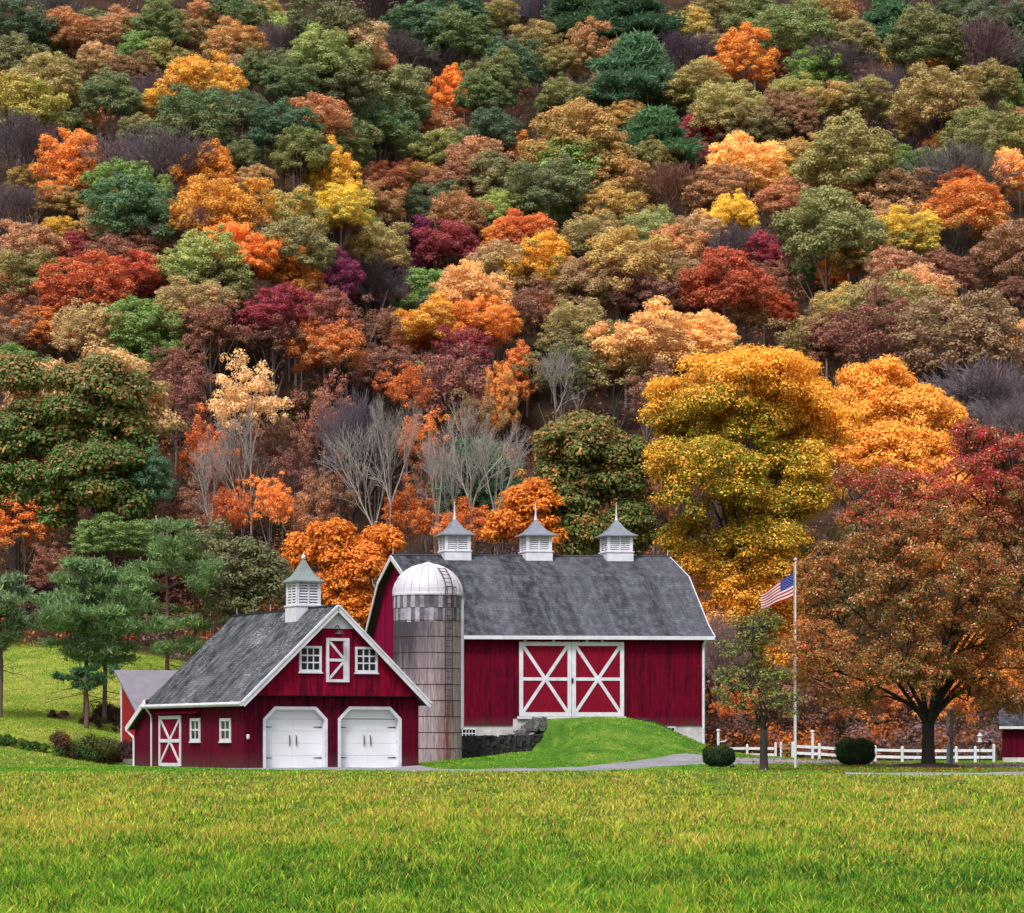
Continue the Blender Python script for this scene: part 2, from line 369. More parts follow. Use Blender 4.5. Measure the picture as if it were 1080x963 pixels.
g = link('ground', npmesh('ground', np.stack([X_, Y_, GZ.ravel()], -1), Q, M['ground'], cols={'zone': np.stack([fld, wood, mead], -1)}, smooth=True))
tag(g, 'grass field, lawn and wooded hillside as one sheet of land', 'ground', kind='structure')

# gravel drives, draped on the land
m, N, L, out = mat('gravel')
tc = N('TexCoord'); n1 = N('TexNoise', i_Scale=18.0, i_Detail=5.0, i_Roughness=.8); L(tc.outputs['Object'], n1.inputs['Vector'])
n2 = N('TexNoise', i_Scale=.6, i_Detail=4.0); L(tc.outputs['Object'], n2.inputs['Vector'])
c = mixc(N, L, ramp(N, L, n2.outputs[0], [(.3, 0.0), (.7, 1.0)]), lin((118, 116, 124)), lin((146, 142, 146)))
c = mixc(N, L, 1.0, c, ramp(N, L, n1.outputs[0], [(.3, .6), (.7, 1.3)]), 'MULTIPLY')
b = N('BsdfPrincipled', i_Roughness=.95); L(c, b.inputs['Base Color']); L(b.outputs[0], out.inputs[0]); M['gravel'] = m
def strip(name, rows, lift, label, mt):
    """rows: (X, Ynear, Yfar)"""
    rows = np.array(rows, float); xx = np.arange(rows[0, 0], rows[-1, 0], .4)
    a = np.interp(xx, rows[:, 0], rows[:, 1]) + .12 * np.sin(xx * 2.3) ; b = np.interp(xx, rows[:, 0], rows[:, 2]) + .15 * np.sin(xx * 1.7 + 1)
    K = 16; t = np.linspace(0, 1, K)
    YY = a[:, None] + (b - a)[:, None] * t; XX = np.repeat(xx[:, None], K, 1); ZZ = terr(XX, YY) + lift
    ZZ[:, 0] -= lift * 1.5; ZZ[:, -1] -= lift * 1.5
    ii = np.arange(len(xx) * K).reshape(len(xx), K)
    q = np.stack([ii[:-1, :-1], ii[1:, :-1], ii[1:, 1:], ii[:-1, 1:]], -1).reshape(-1, 4)
    o = link(name, npmesh(name, np.stack([XX.ravel(), YY.ravel(), ZZ.ravel()], -1), q, mt, smooth=True))
    return tag(o, label, 'driveway', kind='structure')
strip('driveway', [(-11.6, 115.2, 119), (-10, 114, 120.5), (-4, 110.5, 122.5), (-3, 110, 113.5), (1, 110, 115), (2.6, 110.3, 118), (4.2, 112.5, 122.5), (6, 118.5, 125.5), (8, 122, 129), (12, 123.5, 130), (16, 124, 130), (18, 124, 130), (20, 120.5, 128), (22.5, 114, 127), (26, 113, 118)], .035,
      'pale gravel drive curving from the garage doors past the grassy bank', M['gravel'])
strip('road', [(12.2, 104.0, 104.8), (14.5, 103.2, 105.6), (26, 103, 106.2), (36, 103, 106.4)], .035, 'narrow grey lane at the far edge of the grass field', M['gravel'])
# ------------------------------------------------------------------ building kit
def board_wall(mb, pf, d, n, L_, zb, zt, w=.22, th=.03, gap=.007, breaks=(), openings=()):
    """vertical boards along a wall. pf(s) -> base point at z 0; openings: (s0, s1, top(s)) start from the ground"""
    cuts = set([0.0, L_]) | set(breaks)
    for (a, b, t) in openings: cuts |= {a, b}
    k = 0.0
    while k < L_: cuts.add(round(k, 4)); k += w * random.uniform(.93, 1.07)
    cuts = sorted(cuts)
    n = Vector(n).normalized(); z = Vector((0, 0, 1))
    for a, b in zip(cuts, cuts[1:]):
        if b - a < .02: continue
        lum = random.random(); off = random.uniform(0, .006)
        mid = (a + b) / 2; b0, b1 = zb(a + 1e-4), zb(b - 1e-4)
        for (oa, ob, t) in openings:
            if oa - 1e-5 <= mid <= ob + 1e-5: b0, b1 = t(a), t(b)
        t0, t1 = zt(a + 1e-4), zt(b - 1e-4)
        if max(t0 - b0, t1 - b1) < .02: continue
        t0 = max(t0, b0 + .005); t1 = max(t1, b1 + .005)
        for (g, f0, f1) in ((gap / 2, 0, th + off), (0, -.08, 0)):
            A, B = pf(a + g), pf(b - g)
            mb.hexa([A + n * f1 + z * b0, B + n * f1 + z * b1, B + n * f0 + z * b1, A + n * f0 + z * b0,
                     A + n * f1 + z * t0, B + n * f1 + z * t1, B + n * f0 + z * t1, A + n * f0 + z * t0], lum if f1 > 0 else .2)
def roof_slab(mb, p00, p10, p11, p01, th):
    """p00-p10 along the eave, p01-p11 along the ridge; top face carries metres in 'st'"""
    P = [Vector(p) for p in (p00, p10, p11, p01)]; n = (P[1] - P[0]).cross(P[3] - P[0]).normalized()
    w = (P[1] - P[0]).length; h = (P[3] - P[0]).length
    mb.face(P, .5, [(0, 0, 0), (w, 0, 0), (w, h, 0), (0, h, 0)])
    q = [p - n * th for p in P]
    mb.face(q[::-1], .3, [(0, 0, 0)] * 4)
    for i in range(4): mb.face([P[i], q[i], q[(i + 1) % 4], P[(i + 1) % 4]], .3, [(0, 0, 0)] * 4)
def framed(par, fr, face, s0, s1, z0, z1, out, cols_, rows_, name='window', wf=.09, mun=.028, frm='white'):
    """a window lying on a wall. face 'F' (v=0 wall) or 'L' (u=0 wall); out = how far the wall face stands proud"""
    def P(s, o, z): return fr.p(s, -o, z) if face == 'F' else fr.p(-o, s, z)
    n = fr.NF if face == 'F' else fr.NL
    w_ = MB(); q = [P(s0 + wf * .6, out + .012, z0 + wf * .6), P(s1 - wf * .6, out + .012, z0 + wf * .6), P(s1 - wf * .6, out + .012, z1 - wf * .6), P(s0 + wf * .6, out + .012, z1 - wf * .6)]
    w_.face(q if face == 'F' else q[::-1]); win = w_.build(name, M['glass'], par)
    f = MB()
    for a, b in (((s0, z0 + wf / 2), (s1, z0 + wf / 2)), ((s0, z1 - wf / 2), (s1, z1 - wf / 2))): f.bar(P(a[0], out, a[1]), P(b[0], out, b[1]), n, wf, .055)
    for s in (s0 + wf / 2, s1 - wf / 2): f.bar(P(s, out, z0 + wf), P(s, out, z1 - wf), n, wf, .053)
    f.build('frame', M[frm], win)
    u = MB()
    for i in range(1, cols_): s = s0 + wf + (s1 - s0 - 2 * wf) * i / cols_; u.bar(P(s, out + .014, z0 + wf), P(s, out + .014, z1 - wf), n, mun, .022)
    for i in range(1, rows_): z = z0 + wf + (z1 - z0 - 2 * wf) * i / rows_; u.bar(P(s0 + wf, out + .016, z), P(s1 - wf, out + .016, z), n, mun * 1.15, .022)
    u.build('muntin', M[frm], win)
    sl_ = MB(); sl_.bar(P(s0 - .04, out, z0 - .03), P(s1 + .04, out, z0 - .03), n, .06, .09); sl_.build('sill', M[frm], win)
    return win
def cupola(par, fr, u, v, zb, w, hb, hl, hr, ov, spire, roofm, cols_=2, slope=None):
    """louvred ventilator on a ridge: base, louvres, bell roof, finial"""
    h = w / 2
    b = MB()
    b.box(fr, u - h - .03, u + h + .03, v - h - .03, v + h + .03, zb, zb + hb)
    b.box(fr, u - h - .07, u + h + .07, v - h - .07, v + h + .07, zb + hb, zb + hb + .07)
    z0, z1 = zb + hb + .07, zb + hb + hl; p = w * .12
    for su in (-1, 1):
        for sv in (-1, 1): b.box(fr, *sorted((u + su * h, u + su * (h - p))), *sorted((v + sv * h, v + sv * (h - p))), z0, z1)
    b.box(fr, u - h - .05, u + h + .05, v - h - .05, v + h + .05, z1, z1 + .08)
    o = b.build('cupola', M['white'], par, bevel=.008)
    d = MB(); d.box(fr, u - h + .14, u + h - .14, v - h + .14, v + h - .14, z0 + .005, z1 - .005); d.build('shade_core', M['dark'], o)  # near-black box stands in for the shaded hollow behind the slats
    l = MB(); nl = int(hl / .12)
    for i in range(nl):
        za = z0 + (z1 - z0) * i / nl + .01; zc = za + .075
        for s in (-1, 1):
            a0, a1 = (h - .02), (h - .11)
            l.hexa([fr.p(u - h + p, v + s * a0, za), fr.p(u + h - p, v + s * a0, za), fr.p(u + h - p, v + s * a1, zc), fr.p(u - h + p, v + s * a1, zc)] + [fr.p(u - h + p, v + s * a0, za + .03), fr.p(u + h - p, v + s * a0, za + .03), fr.p(u + h - p, v + s * a1, zc + .03), fr.p(u - h + p, v + s * a1, zc + .03)])
            l.hexa([fr.p(u + s * a0, v - h + p, za), fr.p(u + s * a0, v + h - p, za), fr.p(u + s * a1, v + h - p, zc), fr.p(u + s * a1, v - h + p, zc)] + [fr.p(u + s * a0, v - h + p, za + .03), fr.p(u + s * a0, v + h - p, za + .03), fr.p(u + s * a1, v + h - p, zc + .03), fr.p(u + s * a1, v - h + p, zc + .03)])
    for s in (-1, 1):
        l.box(fr, u - .03, u + .03, *sorted((v + s * (h - .1), v + s * (h - .008))), z0, z1)
        l.box(fr, *sorted((u + s * (h - .1), u + s * (h - .008))), v - .03, v + .03, z0, z1)
    l.build('louver', M['white'], o)
    r = MB(); zr = z1 + .08; prof = [(1, 0), (.8, .10), (.6, .24), (.42, .43), (.25, .68), (.08, .93), (.03, 1)]
    H = h + ov
    for (a, za), (c, zc) in zip(prof, prof[1:]):
        for k in range(4):
            q = [(-1, -1), (1, -1), (1, 1), (-1, 1)]; e, g = q[k], q[(k + 1) % 4]
            r.face([fr.p(u + e[0] * H * a, v + e[1] * H * a, zr + hr * za), fr.p(u + g[0] * H * a, v + g[1] * H * a, zr + hr * za), fr.p(u + g[0] * H * c, v + g[1] * H * c, zr + hr * zc), fr.p(u + e[0] * H * c, v + e[1] * H * c, zr + hr * zc)])
    r.box(fr, u - H, u + H, v - H, v + H, zr - .05, zr - .002)
    r.build('cupola_roof', M[roofm], o)
    f = MB(); t = fr.p(u, v, zr + hr * .93)
    if spire: f.tube([t, t + Vector((0, 0, spire * .25)), t + Vector((0, 0, spire))], [.09, .05, .015], 8)
    else: f.lathe(t, [(.02, 0), (.09, .06), (.1, .14), (.05, .22), (.01, .27)], 10)
    f.build('finial', M['white'], o)
    return o
def downspout(par, pts, r=.045):
    d = MB(); d.tube(pts, r, 8); return d.build('downspout', M['white'], par)

# ------------------------------------------------------------------ garage barn
fg = Fr((-11.092, 118, -.02), 28)
ga = tag(empty('garage', fg.O), 'dark red two-car garage barn with white octagonal doors, grey shingle roof and one cupola', 'garage')
W, LG, LL = 8.0, 10.7, 12.85
zE = fg.z(732.5, 0, 0)                 # eave line
zR = fg.z(639, W / 2, -.45)            # ridge
u1 = fg.u(277); doors = []
for pl, pr in ((277, 345), (356, 423)):
    a, b = fg.u(pl), fg.u(pr); ztop = fg.z(745, a, 0); cut = .52
    def top(s, a=a, b=b, ztop=ztop, cut=cut):
        e = min(s - a, b - s); return ztop - max(0, cut - e)
    doors.append((a, b, top, ztop, cut))
mb = MB()
br_ = [x for (a, b, t, zt_, c) in doors for x in (a, a + c, b - c, b)]
board_wall(mb, lambda s: fg.p(s, 0, 0), fg.U, fg.NF, W, lambda s: 0.02, lambda s: zE + .05, .2, breaks=br_, openings=[(a, b, t) for a, b, t, *_ in doors])
mb.build('front_wall', M['redw'], ga); mb = MB()
board_wall(mb, lambda s: fg.p(W, s, 0), fg.V, -fg.NL, LG, lambda s: .02, lambda s: zE - .2, .3)
mb.build('side_wall', M['redw'], ga)
mb = MB()
zl = lambda s: zE - .17 - max(0, s - LG) * .5
board_wall(mb, lambda s: fg.p(0, s, 0), fg.V, fg.NL, LL, lambda s: .04, zl, .125, .025, .012, breaks=[LG])
mb.build('side_wall', M['redside'], ga); mb = MB()
board_wall(mb, lambda s: fg.p(s, LL, 0), fg.U, -fg.NF, W, lambda s: .04, lambda s: zl(LL), .3)
mb.build('rear_wall', M['redside'], ga)
OV = .28
gt = lambda s: zE + (zR - zE) * (1 - abs(s - W / 2) / (W / 2)) - .16
mb = MB()
board_wall(mb, lambda s: fg.p(s, -OV, 0), fg.U, fg.NF, W, lambda s: zE - .02, gt, .26, breaks=[W / 2])
mb.build('gable_wall', M['redg'], ga); mb = MB()
board_wall(mb, lambda s: fg.p(s, LG, 0), fg.U, -fg.NF, W, lambda s: zE - .02, gt, .3, breaks=[W / 2])
mb.build('gable_wall', M['redg'], ga)
mb = MB(); mb.box(fg, .02, W - .02, -OV + .01, -.05, zE - .06, zE - .022); mb.build('overhang_soffit', M['dark'], ga)  # soffit coloured near-black: shade under the overhang put into its colour
mb = MB(); mb.box(fg, -.02, W + .02, .05, LL, -.3, .05); mb.build('foundation', M['found'], ga)
# roof
so_, vf, vb = .34, -OV - .28, LG + .3; sl = (zR - zE) / (W / 2); ze = zE - sl * so_
mb = MB()
roof_slab(mb, fg.p(-so_, vb, ze), fg.p(-so_, vf, ze), fg.p(W / 2, vf, zR), fg.p(W / 2, vb, zR), .14)
roof_slab(mb, fg.p(W + so_, vf, ze), fg.p(W + so_, vb, ze), fg.p(W / 2, vb, zR), fg.p(W / 2, vf, zR), .14)
rf = mb.build('roof', M['roofg'], ga)
for s in (-1, 1):
    mb = MB()
    a = fg.p(W / 2 + s * .02, vf - .004, zR - .1); b = fg.p(W / 2 + s * (W / 2 + so_), vf - .004, ze - .1)
    mb.bar(a, b, fg.NF, .26, .05)
    mb.bar(a + Vector((0, 0, .11)), b + Vector((0, 0, .11)), fg.NF, .08, .085)
    mb.build('rake_trim', M['white'], ga)
mb = MB(); mb.face([fg.p(W / 2 - .85, -OV - .05, zR - .95), fg.p(W / 2 + .85, -OV - .05, zR - .95), fg.p(W / 2, -OV - .05, zR - .1)]); mb.build('peak_panel', M['white'], ga)
mb = MB(); mb.tube([fg.p(-so_ - .05, vf + .02, ze - .07), fg.p(-so_ - .05, vb, ze - .07)], .085, 8); mb.box(fg, -so_ - .03, -so_ + .03, vf, vb, ze - .17, ze - .01); mb.build('gutter', M['white'], ga)
mb = MB(); mb.tube([fg.p(W / 2, vf, zR + .02), fg.p(W / 2, vb, zR + .02)], .06, 6); mb.build('ridge_cap', M['roofg'], rf)
for v in (LG - .2, LG * .62):
    mb = MB(); mb.tube([fg.p(W / 2, v, zR), fg.p(W / 2, v, zR + .3), fg.p(W / 2, v, zR + .36)], [.015, .012, .03], 6); mb.build('lightning_rod', M['galv'], rf)
# lean-to at the back
mb = MB(); z0l = zE - .06; z1l = z0l - (LL + .35 - LG) * .5
roof_slab(mb, fg.p(W + .2, LL + .35, z1l), fg.p(-.3, LL + .35, z1l), fg.p(-.3, LG - .05, z0l), fg.p(W + .2, LG - .05, z0l), .12)
mb.build('lean_to_roof', M['roofg'], ga)
mb = MB(); mb.bar(fg.p(-.305, LL + .38, z1l - .1), fg.p(-.305, LG + .1, z0l - .12), fg.NL, .24, .05); mb.build('lean_to_trim', M['white'], ga)
mb = MB(); mb.bar(fg.p(.07, -.035, .05), fg.p(.07, -.035, zE - .06), fg.NF, .14, .025); mb.build('corner_board', M['redw'], ga)
downspout(ga, [fg.p(-so_ - .02, LG - .1, ze - .12), fg.p(-.12, LG - .12, ze - .45), fg.p(-.09, LG - .12, ze - .6), fg.p(-.09, LG - .12, .05)])
downspout(ga, [fg.p(-.34, LL + .3, z1l - .1), fg.p(-.12, LL - .06, z1l - .45), fg.p(-.1, LL - .06, z1l - .6), fg.p(-.1, LL - .06, .02), fg.p(-.4, LL - .06, -.0)], .055)
# garage doors, set back behind a white octagonal frame
for (a, b, top, ztop, cut) in doors:
    mb = MB(); vi = .26
    prof = [(a, .02), (a, ztop - cut), (a + cut, ztop), (b - cut, ztop), (b, ztop - cut), (b, .02)]
    rows_ = [.03, .56, 1.08, 1.6, 2.1, ztop]
    for i, (r0, r1) in enumerate(zip(rows_, rows_[1:])):
        g = .005
        for (x0, x1) in ((a, (a + b) / 2), ((a + b) / 2, b)):
            if r0 >= ztop - cut - .3: break
            mb.box(fg, x0 + .003, x1 - .003, vi, vi + .04, r0 + g, min(r1, ztop - cut) - g)
    e = [(a, ztop - cut + .006), (b, ztop - cut + .006), (b - cut, ztop), (a + cut, ztop)]
    mb.hexa([fg.p(e[0][0], vi, e[0][1]), fg.p(e[1][0], vi, e[1][1]), fg.p(e[1][0], vi + .04, e[1][1]), fg.p(e[0][0], vi + .04, e[0][1]),
             fg.p(e[3][0], vi, e[3][1]), fg.p(e[2][0], vi, e[2][1]), fg.p(e[2][0], vi + .04, e[2][1]), fg.p(e[3][0], vi + .04, e[3][1])])
    mb.box(fg, a + .01, b - .01, vi + .025, vi + .06, .03, ztop - cut - .05)
    dr = mb.build('garage_door', M['dwhite'], ga)
    mb = MB(); wv = .13
    for p, q in zip(prof, prof[1:]):
        cx_, cz_ = (a + b) / 2, ztop / 2
        def inn(P):
            x, z = P
            return (x + (wv if x < cx_ else -wv), z) if z < ztop - cut + .001 and z < .1 else ((x + (wv if x < cx_ else -wv), z - wv * .41) if z < ztop - .01 else (x + (wv * .41 if x < cx_ else -wv * .41), z - wv))
        pi, qi = inn(p), inn(q)
        mb.hexa([fg.p(p[0], -.06, p[1]), fg.p(q[0], -.06, q[1]), fg.p(qi[0], -.06, qi[1]), fg.p(pi[0], -.06, pi[1]),
                 fg.p(p[0], vi - .004, p[1]), fg.p(q[0], vi - .004, q[1]), fg.p(qi[0], vi - .004, qi[1]), fg.p(pi[0], vi - .004, pi[1])])
    mb.build('door_frame', M['white'], dr)
    for s in (-1, 1):
        x = (a + b) / 2 + s * .15
        mb = MB(); mb.tube([fg.p(x, vi - .01, 1.0), fg.p(x, vi - .06, 1.05), fg.p(x, vi - .06, 1.36), fg.p(x, vi - .01, 1.41)], .022, 6); mb.build('handle', M['black'], dr)
        for zh in (.47, 1.76):
            x0 = a + wv + .02 if s < 0 else b - wv - .02
            mb = MB(); mb.hexa([fg.p(x0, vi - .02, zh - .03), fg.p(x0 - s * .38, vi - .02, zh - .008), fg.p(x0 - s * .38, vi - .002, zh - .008), fg.p(x0, vi - .002, zh - .03), fg.p(x0, vi - .02, zh + .03), fg.p(x0 - s * .38, vi - .02, zh + .008), fg.p(x0 - s * .38, vi - .002, zh + .008), fg.p(x0, vi - .002, zh + .03)]); mb.build('strap_hinge', M['black'], dr)
# gable windows, loft door, lamp
fo = OV + .036
for pl, pr in ((315, 338.5), (374, 397.5)):
    framed(ga, fg, 'F', fg.u(pl, -OV), fg.u(pr, -OV), fg.z(708.5, 2, -OV), fg.z(681, 2, -OV), fo, 3, 3, wf=.1, mun=.05)
a, b = fg.u(343.5, -OV), fg.u(367.5, -OV); z0, z1 = fg.z(719.5, 4, -OV), fg.z(673, 4, -OV)
mb = MB(); mb.box(fg, a + .05, b - .05, -fo - .012, -fo + .01, z0 + .05, z1 - .05); ld = mb.build('loft_door', M['redg'], ga)
P = lambda s, z: fg.p(s, -fo, z)
mb = MB()
for s in (a + .06, b - .06): mb.bar(P(s, z0), P(s, z1), fg.NF, .12, .07)
mb.bar(P(a + .12, z1 - .06), P(b - .12, z1 - .06), fg.NF, .12, .068); mb.bar(P(a + .12, z0 + .06), P(b - .12, z0 + .06), fg.NF, .12, .068)
mb.build('frame', M['white'], ld)
mb = MB(); i0, i1 = a + .12, b - .26; zm = (z0 + z1) / 2
mb.bar(P(b - .19, z0 + .12), P(b - .19, z1 - .12), fg.NF, .14, .05); mb.bar(P(i0, zm), P(i1, zm), fg.NF, .12, .045)
mb.bar(P(i0 + .04, z1 - .16), P(i1 - .02, zm + .1), fg.NF, .1, .04); mb.bar(P(i0 + .04, z0 + .16), P(i1 - .02, zm - .1), fg.NF, .1, .04)
mb.build('brace', M['white'], ld)
mb = MB(); x = (a + b) / 2; mb.tube([fg.p(x - .1, -fo, z1 + .45), fg.p(x - .1, -fo - .25, z1 + .52), fg.p(x - .1, -fo - .42, z1 + .4)], .025, 6)
mb.lathe(fg.p(x - .1, -fo - .43, z1 + .16), [(.2, 0), (.17, .06), (.06, .14), (.04, .26)], 14); mb.build('barn_lamp', M['black'], ga)
mb = MB(); c_ = fg.p(.12, -.08, fg.z(777, 0, 0)); mb.lathe(c_, [(.05, -.1), (.07, -.02), (.07, .06), (.03, .1)], 10); mb.build('wall_lamp', M['white'], ga)
# side door with X braces, hood, side windows
va, vb_ = fg.v(192), fg.v(169); zt_ = fg.z(755, 0, vb_); zb_ = .08
P = lambda s, z: fg.p(-.034, s, z)
mb = MB(); mb.box(fg, -.046, -.03, va + .03, vb_ - .03, zb_, zt_ - .02); sd = mb.build('side_door', M['redg'], ga)
mb = MB()
for s in (va + .07, vb_ - .07): mb.bar(P(s, zb_), P(s, zt_), fg.NL, .14, .05)
for z in (zb_ + .06, (zb_ + zt_) / 2, zt_ - .08): mb.bar(P(va + .14, z), P(vb_ - .14, z), fg.NL, .15, .048)
zm = (zb_ + zt_) / 2; vm = (va + vb_) / 2
for s, z in ((va + .16, zt_ - .16), (vb_ - .16, zt_ - .16), (va + .16, zb_ + .14), (vb_ - .16, zb_ + .14)): mb.bar(P(s, z), P(vm + (.05 if s > vm else -.05), zm + (.07 if z > zm else -.07)), fg.NL, .13, .042)
mb.build('brace', M['white'], sd)
mb = MB(); a, b = fg.v(213), fg.v(170); mb.hexa([fg.p(-.04, a, zt_ + .1), fg.p(-.04, b, zt_ + .1), fg.p(-.26, b, zt_ + .06), fg.p(-.26, a, zt_ + .06), fg.p(-.04, a, zt_ + .26), fg.p(-.04, b, zt_ + .26), fg.p(-.26, b, zt_ + .1), fg.p(-.26, a, zt_ + .1)]); mb.build('door_hood', M['redg'], ga)
for pl, pr in ((212.2, 202), (244.5, 233.3)):
    a, b = fg.v(pl), fg.v(pr); framed(ga, fg, 'L', a, b, fg.z(782, 0, a), fg.z(757.5, 0, a), .03, 2, 2, wf=.12, mun=.06)
uc, vc = W / 2, fg.v(320, W / 2)
cupola(ga, fg, uc, vc, zR - .62, 1.14, .72, 1.02, 1.0, .13, 0, 'copper')

# ------------------------------------------------------------------ big bank barn
fb = Fr((-4.321, 149, 0), 5, 16)
ba = tag(empty('barn', fb.O), 'large crimson gambrel barn with white X-braced double doors and three cupolas', 'barn')
WB = fb.u(742.5); DB = fb.v(391)
zE = fb.z(670.5, 4, 0); zB = fb.z(765, 8, 0)
yr = DB / 2; ov = .45
zR = fb.z(586.5, 7, yr)
zK = zR - 1.25; dk = 3.1                          # gambrel knee
prof = [(-ov, zE - .02), (.55, zE + .62), (yr - dk, zK), (yr, zR), (yr + dk, zK), (DB - .55, zE + .62), (DB + ov, zE - .02)]
def ztop(v): return float(np.interp(v, [p[0] for p in prof], [p[1] for p in prof])) - .16
da, db = fb.u(547), fb.u(657.5); dz0, dz1 = fb.z(755.5, 7, 0), fb.z(677, 7, 0)
mb = MB()
board_wall(mb, lambda s: fb.p(s, 0, 0), fb.U, fb.NF, WB, lambda s: dz0 - .12 if da - .3 < s < db + .3 else zB, lambda s: zE + .02, .27, breaks=[da - .3, db + .3])
mb.build('front_wall', M['red'], ba); mb = MB()
board_wall(mb, lambda s: fb.p(s, DB, 0), fb.U, -fb.NF, WB, lambda s: zB, lambda s: zE + .02, .4)
mb.build('rear_wall', M['red'], ba)
mb = MB(); bk = [p[0] for p in prof[1:-1]]
board_wall(mb, lambda s: fb.p(0, s, 0), fb.V, fb.NL, DB, lambda s: zB, ztop, .3, .015, .004, breaks=bk)
mb.build('gable_wall', M['redsmooth'], ba); mb = MB()
board_wall(mb, lambda s: fb.p(WB, s, 0), fb.V, -fb.NL, DB, lambda s: zB, ztop, .3, .015, .004, breaks=bk)
mb.build('gable_wall', M['redsmooth'], ba)
mb = MB(); mb.box(fb, .03, WB - .03, .03, DB - .03, -.6, zB - .01); mb.box(fb, da - .3, db + .3, -.03, .02, zB - .3, dz0 - .14)
mb.build('foundation', M['found'], ba)
mb = MB(); u0, u2 = -.42, WB + .4
for (p, q) in zip(prof, prof[1:]):
    if p[0] < yr - .01: roof_slab(mb, fb.p(u0, p[0], p[1]), fb.p(u2, p[0], p[1]), fb.p(u2, q[0], q[1]), fb.p(u0, q[0], q[1]), .12)
    else: roof_slab(mb, fb.p(u2, q[0], q[1]), fb.p(u0, q[0], q[1]), fb.p(u0, p[0], p[1]), fb.p(u2, p[0], p[1]), .12)
rf = mb.build('roof', M['roof'], ba)
for u, s in ((u0 - .002, 1), (u2 + .002, -1)):
    mb = MB()
    for p, q in zip(prof, prof[1:]): mb.bar(fb.p(u, p[0], p[1] - .12), fb.p(u, q[0], q[1] - .12), fb.NL * s, .26, .05)
    mb.build('rake_trim', M['white'], ba)
mb = MB(); mb.box(fb, u0, u2, -ov - .06, -ov - .003, zE - .2, zE - .01); mb.box(fb, u0, u2, -ov, .0, zE - .2, zE - .16); mb.build('eave_trim', M['white'], ba)
mb = MB(); mb.tube([fb.p(u0, yr, zR + .01), fb.p(u2, yr, zR + .01)], .07, 6); mb.build('ridge_cap', M['roof'], rf)
for u in (u0 + .1, u2 - .1):
    mb = MB(); mb.tube([fb.p(u, yr, zR), fb.p(u, yr, zR + .4)], [.03, .012], 6); mb.build('lightning_rod', M['galv'], rf)
for px in (479.5, 565, 650):
    u = fb.u(px, yr); cupola(ba, fb, u, yr, zR - .42, 1.4, .6, .86, .92, .22, 1.0, 'cuproof')
downspout(ba, [fb.p(WB - .02, -ov + .05, zE - .2), fb.p(WB - .06, -.1, zE - .5), fb.p(WB - .06, -.1, zE - .7), fb.p(WB - .06, -.1, .75)], .075)
mb = MB(); mb.bar(fb.p(WB - .1, -.035, zB), fb.p(WB - .1, -.035, zE - .2), fb.NF, .2, .02); mb.build('corner_board', M['red'], ba)
# sliding doors
mid = (da + db) / 2; P = lambda s, z: fb.p(s, -.05, z)
for a, b in ((da, mid - .01), (mid + .01, db)):
    mb = MB(); mb.box(fb, a, b, -.1, -.05, dz0, dz1); dr = mb.build('barn_door', M['door'], ba)
    Pq = lambda s, z: fb.p(s, -.1, z); t = .21; mb = MB(); zm = (dz0 + dz1) / 2
    for s in (a + t / 2, b - t / 2): mb.bar(Pq(s, dz0), Pq(s, dz1), fb.NF, t, .04)
    for z in (dz0 + t / 2, dz1 - t / 2): mb.bar(Pq(a + t, z), Pq(b - t, z), fb.NF, t, .038)
    mb.bar(Pq(a + t, zm), Pq(b - t, zm), fb.NF, .17, .034)
    mb.build('door_frame', M['white'], dr)
    mb = MB(); mb.bar(Pq(a + t * .9, dz0 + t * .9), Pq(b - t * .9, dz1 - t * .9), fb.NF, .17, .03); mb.bar(Pq(a + t * .9, dz1 - t * .9), Pq(b - t * .9, dz0 + t * .9), fb.NF, .17, .027)
    mb.build('brace', M['white'], dr)
mb = MB(); x = mid + .02; mb.box(fb, x - .05, x + .05, -.18, -.14, 1.75 + dz0, 2.0 + dz0); mb.build('latch', M['black'], ba)
mb = MB(); mb.box(fb, da - .2, db + 3.2, -.12, -.04, dz1 + .06, dz1 + .13)
for s in np.linspace(da + .3, db - .3, 6): mb.box(fb, s - .05, s + .05, -.14, -.125, dz1 - .02, dz1 + .2)
mb.build('door_track', M['red'], ba)
for s in (da + .3, da + 1.8, mid + .8, mid + 1.6):
    mb = MB(); mb.box(fb, s - .06, s + .06, -.17, -.145, dz1 + .0, dz1 + .2); mb.build('door_hanger', M['white'], ba)
mb = MB(); mb.box(fb, da - .1, db + .1, -.16, -.03, dz0 - .14, dz0 - .01); mb.build('door_sill', M['dull'], ba)
framed(ba, fb, 'F', fb.u(487), fb.u(502.5), fb.z(779, 2, 0), fb.z(768.3, 2, 0), -.03, 4, 2, wf=.06, mun=.04)
framed(ba, fb, 'F', fb.u(700), fb.u(712.5), fb.z(774, 13, 0), fb.z(766.5, 13, 0), -.03, 3, 1, wf=.06, mun=.04)

